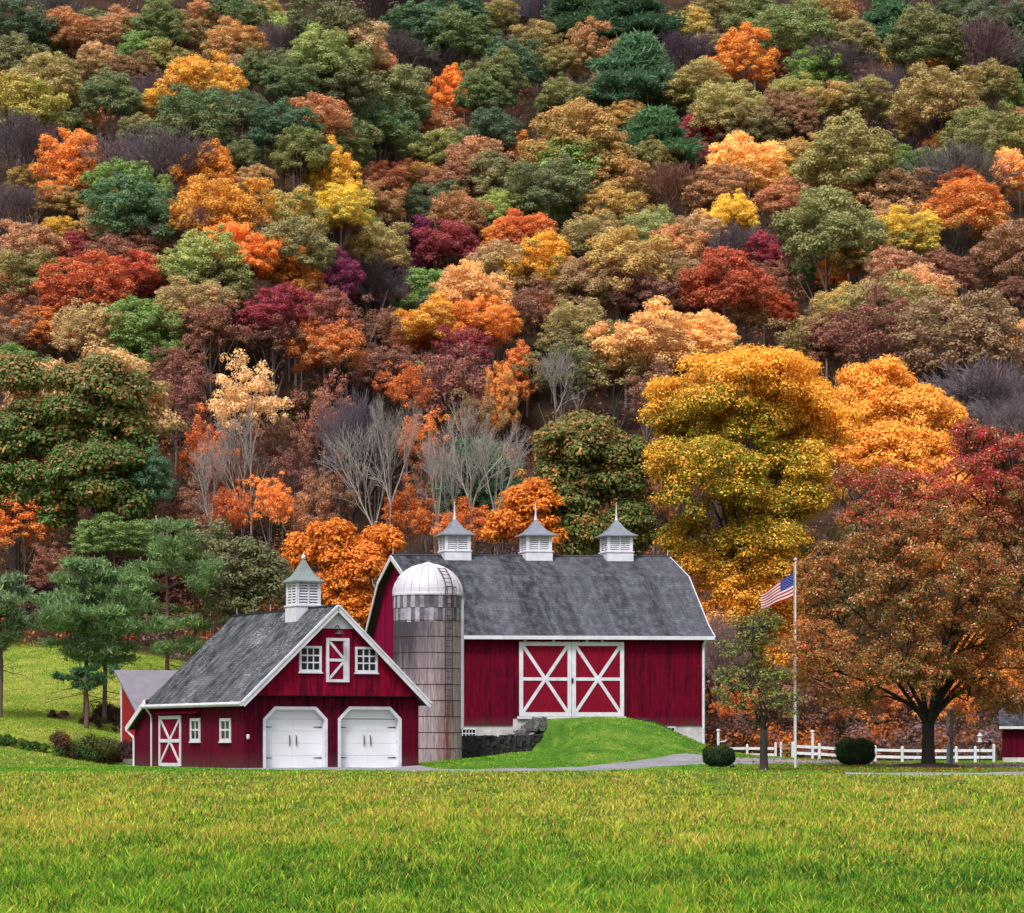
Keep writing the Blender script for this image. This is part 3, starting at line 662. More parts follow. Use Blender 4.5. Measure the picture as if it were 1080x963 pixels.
# ------------------------------------------------------------------ silo
SY = 139.8; SX = (451.2 - CX) * SY / F; RS = 36 * SY / F; sz = tz(SX, SY) - .1
sw = tag(empty('silo', (SX, SY, sz)), 'tall weathered concrete stave silo with white ribbed dome and rusty ladder', 'silo')
zz = lambda py: CZ + (HZ - py) * (SY - RS * .3) / F - sz
z_a, z_b, z_d = zz(656), zz(627), zz(594.5)
mb = MB(); mb.lathe((0, 0, 0), [(RS, 0), (RS, z_a * .3), (RS, z_a * .6), (RS, z_a)], 64, R0=RS); mb.build('stave_wall', M['stave'], sw, smooth=False)
mb = MB(); nb = 46; zm = (z_a + z_b) / 2
for row, (za, zc) in enumerate(((z_a, zm), (zm, z_b))):
    for k in range(nb):
        a0, a1 = 2 * math.pi * k / nb, 2 * math.pi * (k + .97) / nb
        lum = (random.uniform(.3, .62) if (k + row) % 2 == 0 else random.uniform(.0, .22))
        if random.random() < .25: lum = random.random() * .6
        r0 = RS + .012 * (1 if lum > .5 else 0) + .02 * row; h = random.uniform(-.05, .0) if row == 0 and lum > .5 else 0
        mb.hexa([(r0 * math.cos(a0), r0 * math.sin(a0), za + h), (r0 * math.cos(a1), r0 * math.sin(a1), za + h), (.97 * r0 * math.cos(a1), .97 * r0 * math.sin(a1), za + h), (.97 * r0 * math.cos(a0), .97 * r0 * math.sin(a0), za + h),
                 (r0 * math.cos(a0), r0 * math.sin(a0), zc), (r0 * math.cos(a1), r0 * math.sin(a1), zc), (.97 * r0 * math.cos(a1), .97 * r0 * math.sin(a1), zc), (.97 * r0 * math.cos(a0), .97 * r0 * math.sin(a0), zc)], lum)
mb.build('plate_band', M['band'], sw)
mb = MB(); pr = [(RS * 1.035, z_b - .06), (RS * 1.035, z_b + .02)] + [(RS * 1.02 * math.cos(t), z_b + .02 + (z_d - z_b) * math.sin(t)) for t in np.linspace(.05, 1.5, 12)]
mb.lathe((0, 0, 0), pr, 64); dm = mb.build('dome', M['galv'], sw, smooth=False)
mb = MB()
for k in range(24):
    a = 2 * math.pi * k / 24 + .05
    mb.tube([(RS * 1.025 * math.cos(t) * math.cos(a), RS * 1.025 * math.cos(t) * math.sin(a), z_b + .02 + (z_d - z_b) * math.sin(t)) for t in np.linspace(.03, 1.47, 9)], .028, 4, cap=False)
mb.build('rib', M['galv'], dm)
mb = MB(); mb.lathe((0, 0, 0), [(.35, z_d - .06), (.3, z_d + .03), (.05, z_d + .12)], 16); mb.build('vent_cap', M['galv'], dm)
for k in range(11):
    z = .78 + k * .78
    if z > z_a + .1: break
    mb = MB(); mb.tube([(RS * 1.003 * math.cos(t), RS * 1.003 * math.sin(t), z) for t in np.linspace(0, 2 * math.pi, 49)], .018, 5, cap=False); mb.build('hoop', M['rust'], sw)
la = math.atan2(-1, .0) + R(36); lc = Vector((math.cos(la), math.sin(la), 0)); lt = Vector((-lc.y, lc.x, 0))
zl0 = zz(757); mb = MB()
for s in (-1, 1):
    p0 = lc * (RS + .14) + lt * (s * .2)
    mb.tube([p0 + Vector((0, 0, zl0)), p0 + Vector((0, 0, z_b + .1))] + [lc * (RS * 1.03 * math.cos(t) + .14) + lt * (s * .2) + Vector((0, 0, z_b + .05 + (z_d - z_b) * math.sin(t))) for t in np.linspace(.15, .95, 6)], .026, 5)
ld = mb.build('ladder', M['rust'], sw)
k = 0; z = zl0 + .15
while z < z_b:
    mb = MB(); mb.tube([lc * (RS + .14) + lt * -.2 + Vector((0, 0, z)), lc * (RS + .14) + lt * .2 + Vector((0, 0, z))], .016, 5); mb.build('rung', M['rust'], ld); z += .3
for t in np.linspace(.2, .9, 6):
    q = lc * (RS * 1.03 * math.cos(t) + .14) + Vector((0, 0, z_b + .05 + (z_d - z_b) * math.sin(t))); mb = MB(); mb.tube([q + lt * -.2, q + lt * .2], .016, 5); mb.build('rung', M['rust'], ld)
mb = MB()
for z in (z_a + .1, z_a + .65, z_b - .1, z_b + .3): mb.tube([lc * (RS + .14) + lt * (.32 * math.cos(t)) + lc * (.42 * math.sin(t)) + Vector((0, 0, z)) for t in np.linspace(0, math.pi, 9)], .018, 5)
for t in (.6, 1.57, 2.5): q = lc * (RS + .14) + lt * (.32 * math.cos(t)) + lc * (.42 * math.sin(t)); mb.tube([q + Vector((0, 0, z_a + .1)), q + Vector((0, 0, z_b + .3))], .014, 4)
mb.build('cage', M['rust'], sw)
ca = -R(12); mb = MB(); q = Vector((math.cos(ca), math.sin(ca), 0)) * (RS + .05)
mb.tube([q + Vector((0, 0, zz(769))), q + Vector((0, 0, zz(632)))], .1, 10); mb.build('fill_pipe', M['galv'], sw)

# ------------------------------------------------------------------ sheds
def slab_shed(): pass
fs = Fr((0, 0, 0), 14, 28)
o = at(128, 711, 138); fs.O = Vector((o.x, o.y, tz(o.x, o.y) - .3)); zh = o.z - fs.O.z
sh = tag(empty('shed', fs.O), 'bright red shed with lavender tin roof half hidden behind the garage', 'shed')
dv = 3.0; dropz = 2.05; Ws = 4.2
mb = MB()
board_wall(mb, lambda s: fs.p(0, -s, 0), -fs.V, fs.NL, dv, lambda s: 0, lambda s: zh - .12 - s / dv * dropz, .24, .012, .003)
board_wall(mb, lambda s: fs.p(s, 0, 0), fs.U, -fs.NF, Ws, lambda s: 0, lambda s: zh - .12, .3, .012, .003)
board_wall(mb, lambda s: fs.p(s, -dv, 0), fs.U, fs.NF, Ws, lambda s: 0, lambda s: zh - dropz - .12, .3, .012, .003)
board_wall(mb, lambda s: fs.p(Ws, -s, 0), -fs.V, -fs.NL, dv, lambda s: 0, lambda s: zh - .12 - s / dv * dropz, .3, .012, .003)
mb.build('wall', M['redshed'], sh)
mb = MB(); k = dropz / dv
roof_slab(mb, fs.p(-.25, -dv - .3, zh - dropz - .3 * k), fs.p(Ws + .25, -dv - .3, zh - dropz - .3 * k), fs.p(Ws + .25, .3, zh + .3 * k), fs.p(-.25, .3, zh + .3 * k), .1)
mb.build('roof', M['tin'], sh)
mb = MB(); mb.bar(fs.p(-.01, -.06, 0), fs.p(-.01, -.06, zh - .1), fs.NL, .14, .03); mb.build('corner_board', M['white'], sh)
fr2 = Fr((0, 0, 0), 3, -9); o = at(1059, 804.5, 139); fr2.O = Vector((o.x, o.y, o.z))
sh2 = tag(empty('shed', fr2.O), 'small dark red shed with grey shingle roof at the right end of the white fence', 'shed')
h0 = fr2.z(799, 0, 0); h1 = fr2.z(765.5, 0, 0); W2, D2 = 6.5, 4.5; h2 = fr2.z(751, 0, D2 / 2)
mb = MB(); gz2 = lambda s: h1 + (h2 - h1) * (1 - abs(s - D2 / 2) / (D2 / 2)) - .1
board_wall(mb, lambda s: fr2.p(s, 0, 0), fr2.U, fr2.NF, W2, lambda s: h0, lambda s: h1, .2)
board_wall(mb, lambda s: fr2.p(s, D2, 0), fr2.U, -fr2.NF, W2, lambda s: h0, lambda s: h1, .3)
for uu, nn in ((0, fr2.NL), (W2, -fr2.NL)): board_wall(mb, lambda s: fr2.p(uu, s, 0), fr2.V, nn, D2, lambda s: h0, gz2, .2, breaks=[D2 / 2])
mb.build('wall', M['redr'], sh2)
mb = MB(); mb.box(fr2, -.03, W2 + .03, -.04, D2, -.4, h0); mb.build('foundation', M['found'], sh2)
mb = MB(); kk = (h2 - h1) / (D2 / 2); e = .3
roof_slab(mb, fr2.p(-.25, -e, h1 - e * kk + .08), fr2.p(W2 + .25, -e, h1 - e * kk + .08), fr2.p(W2 + .25, D2 / 2, h2 + .08), fr2.p(-.25, D2 / 2, h2 + .08), .1)
roof_slab(mb, fr2.p(W2 + .25, D2 + e, h1 - e * kk + .08), fr2.p(-.25, D2 + e, h1 - e * kk + .08), fr2.p(-.25, D2 / 2, h2 + .08), fr2.p(W2 + .25, D2 / 2, h2 + .08), .1)
mb.build('roof', M['roof'], sh2)
mb = MB(); mb.box(fr2, -.25, W2 + .25, -e - .05, -e - .003, h1 - e * kk - .06, h1 - e * kk + .07); mb.build('eave_trim', M['dull'], sh2)

# ------------------------------------------------------------------ stonework by the bank
def rock(mb, c, s, lum):
    """irregular angular block"""
    n = 9; pts = []
    for k in range(8):
        q = [((k & 1) * 2 - 1), ((k >> 1 & 1) * 2 - 1), ((k >> 2 & 1) * 2 - 1)]
        pts.append(Vector((c[0] + q[0] * s[0] * random.uniform(.65, 1.05), c[1] + q[1] * s[1] * random.uniform(.7, 1.05), c[2] + q[2] * s[2] * random.uniform(.7, 1.05))))
    mb.hexa([pts[0], pts[1], pts[3], pts[2], pts[4], pts[5], pts[7], pts[6]], lum)
mb = MB(); A = at(484, 777.5, 145.0); B = at(582, 776.5, 147.4)
for i in range(30):
    t = i / 29; p = A.lerp(B, t); zt2 = p.z + .03 * random.uniform(-1, 1); z = tz(p.x, p.y) - .25
    while z < zt2:
        hh = random.uniform(.1, .17); mb_h = min(hh, max(.05, (zt2 - z) / 2))
        rock(mb, (p.x + random.uniform(-.05, .05), p.y + random.uniform(-.04, .04), z + mb_h), (.13 + random.uniform(0, .05), .2, mb_h * 1.1), random.random()); z += 2 * mb_h * .93
o = mb.build('retaining_wall', M['stone'], bevel=.02); tag(o, 'dark fieldstone retaining wall under the barn between silo and grassy bank', 'stone wall')
mb = MB()
for i in range(420):
    t = random.random(); s = random.random(); px = 534 + 42 * t; Y = 147.2 + 1.5 * s
    x = (px - CX) * Y / F; z = 1.38 + .95 * sm(t * 1.25) - .3 * (1 - s)
    rock(mb, (x, Y, float(z) + random.uniform(-.3, .04)), (random.uniform(.05, .14),) * 3, random.random())
o = mb.build('rubble_slope', M['stonel']); tag(o, 'loose grey rubble piled on the slope left of the big barn doors', 'rubble')
mb = MB()
for i in range(24):
    t = i / 23; X = 6.6 + 3.6 * t; Y = 148.75 + .1 * X - .5; z = tz(X, Y)
    rock(mb, (X, Y, z + .02), (.12 + random.uniform(0, .05), .16, .1 + random.uniform(0, .05)), random.random())
o = mb.build('stone_edging', M['stone']); tag(o, 'line of dark edging stones down the right side of the grassy bank', 'stone edging')
for i, (px, py, s, lab) in enumerate(((136, 800, .32, 'pale flat boulder in the grass beside the lean-to downspout'), (126, 792.5, .3, 'low grey boulder below the red tin-roofed shed'), (108, 790, .26, 'small grey boulder at the edge of the brown brush pile'))):
    Y = 131 + i * 1.0; x = (px - CX) * Y / F
    mb = MB(); rock(mb, (0, 0, .1), (s, s * .8, s * .5), .6); o = mb.build('boulder', M['stonel'], bevel=.06); o.location = (x, Y, tz(x, Y)); tag(o, lab, 'boulder')

# ------------------------------------------------------------------ fence, posts, flag, small things
fc = []
for px, Y in ((757, 150), (788, 149.7), (818, 149.4)): fc.append((px, Y))
f1 = fc
f2 = [(837, 143), (864, 142.5), (893, 142), (923, 141.5), (951.5, 141), (980, 140.5), (1008.5, 140), (1028.5, 139.6), (1048, 139.2)]
for pts, lab in ((f1, 'short low white rail fence between the barn corner and the driveway gap'), (f2, 'long white two-rail fence behind the round bush and the big red maple')):
    P0 = [Vector(((px - CX) * Y / F, Y, 0)) for px, Y in pts]
    for p in P0: p.z = tz(p.x, p.y) if pts is f2 else .18
    fe = tag(empty('fence', P0[0]), lab, 'fence')
    for i, p in enumerate(P0):
        q = p - P0[0]; h = .76 if i < len(P0) - 1 else .86; t = Fr((0, 0, 0), -4)
        mb = MB(); s = .06; mb.hexa([q + Vector((a * s, b * s, z)) for z in (-.3, h) for a, b in ((-1, -1), (1, -1), (1, 1), (-1, 1))])
        mb.hexa([q + Vector((a * s * 1.05, b * s * 1.05, h + .001)) for a, b in ((-1, -1), (1, -1), (1, 1), (-1, 1))] + [q + Vector((a * s * .4, b * s * .4, h + .06)) for a, b in ((-1, -1), (1, -1), (1, 1), (-1, 1))])
        mb.build('post', M['white'], fe)
        if i < len(P0) - 1:
            r = P0[i + 1] - P0[0]
            for z in (.27, .6):
                mb = MB(); d = (r - q).normalized() * .078; mb.bar(q + d + Vector((0, .02, z)), r - d + Vector((0, .02, z)), Vector((0, -1, 0)), .135, .04); mb.build('rail', M['white'], fe)
gt_ = tag(empty('gate', at(826, 800, 143.6)), 'low white board gate between the two fence runs beside the flagpole', 'gate'); gt_.location.z = tz(gt_.location.x, 143.6)
for z in (.22, .42, .62): mb = MB(); mb.bar((-.1, 0, z), (.42, -.5, z + .05), (0.7, -.7, 0), .14, .035); mb.build('rail', M['white'], gt_)
for q in ((-.1, 0), (.42, -.5)): mb = MB(); mb.tube([(q[0], q[1], -.2), (q[0], q[1], .78)], .06, 8); mb.build('post', M['white'], gt_)
def post(name, px, pyb, pyt, Y, r, mt, lab, cat, extra=None):
    x = (px - CX) * Y / F; z = tz(x, Y); e = tag(empty(name, (x, Y, z)), lab, cat); h = CZ + (HZ - pyt) * Y / F - z
    mb = MB(); mb.hexa([Vector((a * r, b * r, zz_)) for zz_ in (-.2, h) for a, b in ((-1, -1), (1, -1), (1, 1), (-1, 1))]); mb.build('post', mt, e, bevel=.01)
    if extra: extra(e, h)
    return e
def arm(e, h):
    mb = MB(); mb.tube([(.05, 0, h * .42), (.36, 0, h * .45), (.42, 0, h * .52)], .035, 6); mb.build('arm', M['white'], e)
    mb = MB(); mb.lathe((0, 0, h), [(.1, 0), (.12, .03), (.03, .1)], 8); mb.build('post_cap', M['white'], e)
post('hitching_post', 757.5, 790, 771, 143.5, .06, M['white'], 'white post with a short side arm just right of the barn corner', 'post', arm)
def cap(e, h): mb = MB(); mb.lathe((0, 0, h), [(.1, 0), (.1, .04), (.02, .1)], 8); mb.build('post_cap', M['dull'], e)
post('white_post', 857, 800, 772, 141, .06, M['white'], 'tall thin white post rising from the fence behind the flagpole', 'post', cap)
post('wooden_post', 1003.5, 812, 748, 122, .075, M['wood'], 'weathered wooden post standing beside the big maple trunk', 'post', lambda e, h: None)
x = (999.5 - CX) * 123 / F; o_ = tag(empty('leaning_board', (x, 123, tz(x, 123))), 'narrow pale blue board leaning between the maple trunk and wooden post', 'board')
mb = MB(); mb.hexa([Vector(q) for q in ((-.07, -.03, 0), (.08, -.05, 0), (.08, 0, 0), (-.07, .02, 0), (-.03, -.03, 1.05), (.09, -.05, 1.0), (.09, 0, 1.0), (-.03, .02, 1.05))])
mb.build('plank', plain('pale_blue_paint', lin((150, 175, 190)), .6), o_, bevel=.006)
def feeder(e, h):
    mb = MB(); mb.lathe((0, 0, h - .05), [(.12, 0), (.14, .04), (.1, .06), (.1, .3), (.16, .32), (.02, .46)], 10); mb.build('feeder_house', M['galv'], e)
post('bird_feeder', 1033.5, 803, 782, 138, .02, M['black'], 'grey bird feeder on a thin pole before the orange leaves near the right shed', 'bird feeder', feeder)
# flagpole
x = (839 - CX) * 117.5 / F; z = tz(x, 117.5); hp = CZ + (HZ - 592) * 117.5 / F - z
fp = tag(empty('flagpole', (x, 117.5, z)), 'tall thin white flagpole rising in front of the red maple', 'flagpole')
mb = MB(); mb.tube([(0, 0, -.2), (0, 0, hp * .5), (0, 0, hp)], [.055, .045, .03], 12); mb.build('pole', M['dull'], fp)
mb = MB(); mb.lathe((0, 0, hp), [(.03, 0), (.075, .05), (.075, .1), (.02, .15)], 12); mb.build('finial', M['galv'], fp)
mb = MB(); mb.tube([(-.07, -.03, 1.2), (-.065, -.03, hp - .1)], .008, 4); mb.build('halyard', M['dull'], fp)
hz1 = CZ + (HZ - 603.5) * 117.5 / F; hl = 26 * 117.5 / F; fl_ = 38 * 117.5 / F
top = Vector((x - .1, 117.5 - .04, hz1)); NU, NV = 40, 26
def fpt(s, t, off=0.0):
    """s along the fly 0..1, t down the hoist 0..1"""
    wv = math.sin(s * 7.5 + t * 1.6) * .16 * s
    return top + Vector((-(fl_ * .86) * s - .02 * math.sin(s * 7), wv + .35 * s + off, -hl * (t * (1 - .36 * s)) - fl_ * .57 * s ** .92 - .05 * math.sin(s * 8 + 1) * s))
V_, F_, C_ = [], [], []
red, whi, blu = lin((190, 26, 48)), (.8, .78, .8), lin((44, 62, 140))
for j in range(NV):
    for i in range(NU):
        k = len(V_); c_ = blu if (j < 14 and i < 16) else (red if (j // 2) % 2 == 0 else whi)
        for a, b in ((0, 0), (1, 0), (1, 1), (0, 1)): V_.append(fpt((i + a) / NU, (j + b) / NV) - top); C_.append(c_)
        F_.append((k, k + 1, k + 2, k + 3))
fo_ = link('flag', npmesh('flag', V_, F_, M['leafc'], cols={'col': np.array(C_)})); fo_.location = top
tag(fo_, 'small striped flag with blue starred corner drooping from the white pole', 'flag')
mb = MB()
for r_ in range(9):
    for c_ in range(6 if r_ % 2 == 0 else 5):
        s0 = .4 * ((c_ + .5 + (.5 if r_ % 2 else 0)) / 6); t0 = (14 / 26) * ((r_ + .6) / 9.2)
        for off in (-.006, .006):
            pts = []
            for k in range(10):
                rr_ = (.016 if k % 2 == 0 else .007); an = math.pi / 2 + k * math.pi / 5
                pts.append(fpt(s0 + rr_ * math.cos(an) * .62, t0 - rr_ * math.sin(an), off) - top)
            mb.face(pts)
mb.build('star', M['white'], fo_)
# round clipped bushes
def ball_leaves(C, rad, n, size, up=.2, flat=.5):
    d = rng.normal(size=(n, 3)); d /= np.linalg.norm(d, axis=1)[:, None]
    k = rng.uniform(.9, 1.03, n)[:, None]
    sq = np.sign(d) * np.abs(d) ** .8
    return C + sq * k * rad, d + rng.normal(size=(n, 3)) * flat + np.array([0, 0, up])
def leaf_quads(P, Nn, size, asp=.6):
    n = len(P); Nn = Nn / (np.linalg.norm(Nn, axis=1)[:, None] + 1e-9)
    r = rng.normal(size=(n, 3)); T = np.cross(Nn, r); T /= (np.linalg.norm(T, axis=1)[:, None] + 1e-9); B = np.cross(Nn, T)
    s = np.asarray(size); s = np.full(n, s) if s.ndim == 0 else s
    s = s[:, None]
    V = np.stack([P - T * s, P - B * s * asp, P + T * s, P + B * s * asp], 1).reshape(-1, 3)
    return V, np.arange(n * 4).reshape(n, 4)
def bush(px, pyb, wpx, hpx, Y, lab):
    x = (px - CX) * Y / F; z = tz(x, Y); r = wpx / 2 * Y / F; h = hpx * Y / F
    e = tag(empty('clipped_bush', (x, Y, z)), lab, 'bush', 'clipped round bushes by the drive')
    P, Nn = ball_leaves(np.array([0, 0, h * .5]), np.array([r, r * .9, h * .5]), 16000, .02)
    P2, N2 = ball_leaves(np.array([0, 0, h * .5]), np.array([r, r * .9, h * .5]) * .92, 5000, .02)
    P = np.concatenate([P, P2]); Nn = np.concatenate([Nn, N2]); az_ = np.arctan2(P[:, 1], P[:, 0]); wob = 1 + .045 * np.sin(3 * az_ + px) + .035 * np.sin(7 * az_ + 9 * P[:, 2]) + .04 * np.sin(11 * P[:, 2] + 4 * az_); P *= wob[:, None]; st_ = rng.random(len(P)) < .03; P[st_] *= 1.06; P[:, 2] = np.maximum(P[:, 2], .0)
    V, Q = leaf_quads(P, Nn, rng.uniform(.022, .04, len(P)))
    lum = np.repeat(rng.uniform(.6, 1.4, len(P)), 4)
    tan = np.repeat(np.clip((P[:, 2] / h - .72) * 3, 0, 1) * rng.random(len(P)), 4)
    c = np.array([.022, .05, .014]) * (1 - tan[:, None]) + np.array([.12, .13, .03]) * tan[:, None]  # top leaves paler: light from above put into their colour
    link('foliage', npmesh('bush_foliage', V, Q, M['leafc'], cols={'col': c * lum[:, None]}), e)
    mb = MB(); mb.lathe((0, 0, 0), [(r * .5, -.05), (r * .8, h * .2), (r * .86, h * .5), (r * .7, h * .78), (.1, h * .9)], 16); mb.build('stem', M['dark'], e)  # added near-black body, painted shade filling the inside of the bush
bush(758.5, 811, 33, 22, 118.6, 'small round dark green clipped bush beside the gravel drive')
bush(902, 808.5, 40, 28, 121.5, 'larger round clipped bush in front of the white fence')
x = (772 - CX) * 117 / F; mb = MB(); mb.lathe((0, 0, 0), [(.05, 0), (.09, .03), (.1, .09), (.06, .15), (.02, .17)], 12); mb.tube([(0, 0, -.1), (0, 0, .05)], .02, 6); o = mb.build('garden_spotlight', M['black']); o.location = (x, 117, tz(x, 117)); tag(o, 'small black garden spotlight in the grass beside the small clipped bush', 'garden light')
x = (960.5 - CX) * 121 / F; mb = MB(); mb.lathe((0, 0, 0), [(.06, 0), (.1, .04), (.1, .14), (.05, .19)], 12); mb.tube([(0, 0, -.1), (0, 0, .05)], .03, 6); o = mb.build('garden_spotlight', M['white']); o.location = (x, 121, tz(x, 121)); tag(o, 'small white garden spotlight in the lawn left of the maple trunk', 'garden light')
# ------------------------------------------------------------------ tree kit
KA = .98                                     # lit look -> leaf albedo
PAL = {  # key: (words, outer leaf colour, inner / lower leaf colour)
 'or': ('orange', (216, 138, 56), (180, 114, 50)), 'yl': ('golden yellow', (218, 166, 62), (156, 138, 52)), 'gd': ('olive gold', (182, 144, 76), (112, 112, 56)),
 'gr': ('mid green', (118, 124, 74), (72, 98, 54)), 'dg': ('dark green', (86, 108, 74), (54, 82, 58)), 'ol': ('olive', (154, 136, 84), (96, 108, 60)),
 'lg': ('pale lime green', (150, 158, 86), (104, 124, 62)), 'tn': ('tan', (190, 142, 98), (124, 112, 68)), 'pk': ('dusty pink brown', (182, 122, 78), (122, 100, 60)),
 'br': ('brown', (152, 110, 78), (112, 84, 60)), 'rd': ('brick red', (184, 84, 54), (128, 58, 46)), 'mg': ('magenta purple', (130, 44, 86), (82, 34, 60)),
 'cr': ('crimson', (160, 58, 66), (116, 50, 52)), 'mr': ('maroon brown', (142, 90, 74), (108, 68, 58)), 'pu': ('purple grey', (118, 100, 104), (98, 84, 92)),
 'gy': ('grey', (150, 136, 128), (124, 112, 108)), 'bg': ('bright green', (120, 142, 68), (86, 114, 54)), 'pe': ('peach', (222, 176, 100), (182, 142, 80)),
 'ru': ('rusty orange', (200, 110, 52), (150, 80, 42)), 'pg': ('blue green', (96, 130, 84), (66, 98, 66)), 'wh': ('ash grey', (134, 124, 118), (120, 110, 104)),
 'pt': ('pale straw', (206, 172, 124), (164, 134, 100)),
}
def lina(c):
    return [a * KA * 1.5 for a in mute(lin(c))]
def mute(v, p=.82):      # leaves deepen each other's colour by bouncing light, so the single leaf is paler
    m = max(v); return [m * (a / m) ** p for a in v]
def unit(a): return a / (np.linalg.norm(a, axis=-1, keepdims=True) + 1e-9)
def clump_leaves(C, r, n, flat=.72, low=-.35):
    """leaf points on the upper shell of a clump"""
    d = unit(rng.normal(size=(n * 2, 3))); d = d[(d[:, 2] > low) | (rng.random(n * 2) < .25)][:n]
    k = (rng.uniform(.55, 1.05, len(d)) + rng.exponential(.1, len(d)))[:, None]
    return C + d * k * r * np.array([1, 1, flat]), d + rng.normal(size=d.shape) * .33 + np.array([0, 0, .4])
def crown_mesh(name, seed, n_cl, per, size, squash=1.0, low=-.5, clr=(.2, .33), fill=.35, shape=None):
    global rng
    rng = np.random.default_rng(seed)
    Ps, Ns, mv, lu = [], [], [], []
    ph = rng.uniform(0, 6.28, 6)
    cs = []
    tries = 0
    while len(cs) < n_cl and tries < 20000:
        tries += 1
        d = unit(rng.normal(size=3))
        if d[2] < low: continue
        az = math.atan2(d[1], d[0])
        lob = 1 + .15 * math.sin(2 * az + ph[0]) + .14 * math.sin(3 * az + ph[1] + 2 * d[2]) + .12 * math.sin(5 * d[2] + ph[2] + az)
        r = rng.uniform(*clr); inner = rng.random() < fill
        c = d * lob * (rng.uniform(.35, .62) if inner else rng.uniform(.7, .92)) * np.array([1, 1, squash])
        if shape: c = shape(c)
        if any(np.linalg.norm(c - c2) < .62 * max(r, r2) for c2, r2 in cs): continue
        cs.append((c, r))
    cs = [(c, r) for c, r in cs if sorted(np.linalg.norm(c - c2) for c2, _ in cs)[2] < 2.1 * np.mean(clr)]      # no stray tufts
    for c, r in cs:
        P, Nn = clump_leaves(c, r, int(per * (r / np.mean(clr)) ** 1.6))
        Ps.append(P); Ns.append(Nn)
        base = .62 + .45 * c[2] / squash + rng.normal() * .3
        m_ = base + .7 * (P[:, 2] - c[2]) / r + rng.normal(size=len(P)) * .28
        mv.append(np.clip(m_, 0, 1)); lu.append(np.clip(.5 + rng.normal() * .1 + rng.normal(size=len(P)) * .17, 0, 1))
    P = np.concatenate(Ps); Nn = np.concatenate(Ns)
    V, Q = leaf_quads(P, Nn, rng.uniform(.6, 1.25, len(P)) * size, .7)
    return npmesh(name, V, Q, M['leaf'], flts={'mixv': np.repeat(np.concatenate(mv), 4), 'lum': np.repeat(np.concatenate(lu), 4)})
def prisms(segs, mt, name, lum=None):
    """segs (n, 8): p0, p1, r0, r1 -> three-sided tapering tubes"""
    s = np.asarray(segs, float); p0, p1, r0, r1 = s[:, :3], s[:, 3:6], s[:, 6:7], s[:, 7:8]
    d = unit(p1 - p0); up = np.where(np.abs(d[:, 2:3]) < .9, np.array([[0, 0, 1.]]), np.array([[1., 0, 0]]))
    a = unit(np.cross(d, up)); b = np.cross(d, a); V = []
    for p, r in ((p0, r0), (p1 + d * r1 * .3, r1)):
        for k in range(3): t = 2 * math.pi * k / 3; V.append(p + (a * math.cos(t) + b * math.sin(t)) * r)
    V = np.stack(V, 1).reshape(-1, 3); i = np.arange(len(s))[:, None] * 6
    Q = np.concatenate([i + np.array([[0, 1, 4, 3]]), i + np.array([[1, 2, 5, 4]]), i + np.array([[2, 0, 3, 5]])])
    return npmesh(name, V, Q, mt, flts={'mixv': np.full(len(V), .6), 'lum': np.full(len(V), .5) if lum is None else np.repeat(lum, 6)})
def grow(segs, p, d, ln, r, depth, spread=.55, up=.12, kids=(2, 4), minr=.004, steps=3):
    """recursive limbs"""
    p = np.array(p, float); d = np.array(d, float)
    for k in range(steps):
        d = unit(d + rng.normal(size=3) * .13 + np.array([0, 0, up * .3])); q = p + d * ln / steps
        r1 = max(minr, r * (1 - .33 / steps * (1 if depth else 2))); segs.append((*p, *q, r, r1)); p, r = q, r1
        if depth > 0 and (k > 0 or rng.random() < .5):
            for _ in range(rng.integers(1, kids[1] - 1)):
                dd = unit(d + unit(rng.normal(size=3)) * spread * rng.uniform(.8, 1.5) + np.array([0, 0, up]))
                grow(segs, p, dd, ln * rng.uniform(.5, .75), r * rng.uniform(.4, .6), depth - 1, spread, up, kids, minr, steps)
    if depth > 0:
        for _ in range(2):
            dd = unit(d + unit(rng.normal(size=3)) * spread * .8 + np.array([0, 0, up])); grow(segs, p, dd, ln * .65, r * .75, depth - 1, spread, up, kids, minr, steps)
def trunk_mesh(name, seed, n_l=9):
    """unit trunk: z=1 is the middle of the crown, x,y in crown radii"""
    global rng
    rng = np.random.default_rng(seed); S_ = []
    p = np.zeros(3); zs = [0, .05, .35, .62, .9, 1.15]; rs = [.075, .052, .043, .036, .024, .010]; pts = []
    for z in zs: pts.append(np.array([rng.normal() * .03 * z, rng.normal() * .03 * z, z]))
    for i in range(5): S_.append((*pts[i], *pts[i + 1], rs[i], rs[i + 1]))
    for k in range(n_l):
        i = rng.integers(2, 5); a = rng.uniform(0, 6.28); p = pts[i]; q = p
        L0 = rng.uniform(.35, .75)
        for s in range(3):
            q2 = q + np.array([math.cos(a) * L0 / 3, math.sin(a) * L0 / 3, .12 * rng.uniform(.7, 1.3)]); S_.append((*q, *q2, .02 * (1 - s * .28), .02 * (.72 - s * .28))); q = q2; a += rng.normal() * .3
    return prisms(S_, M['bark'], name)
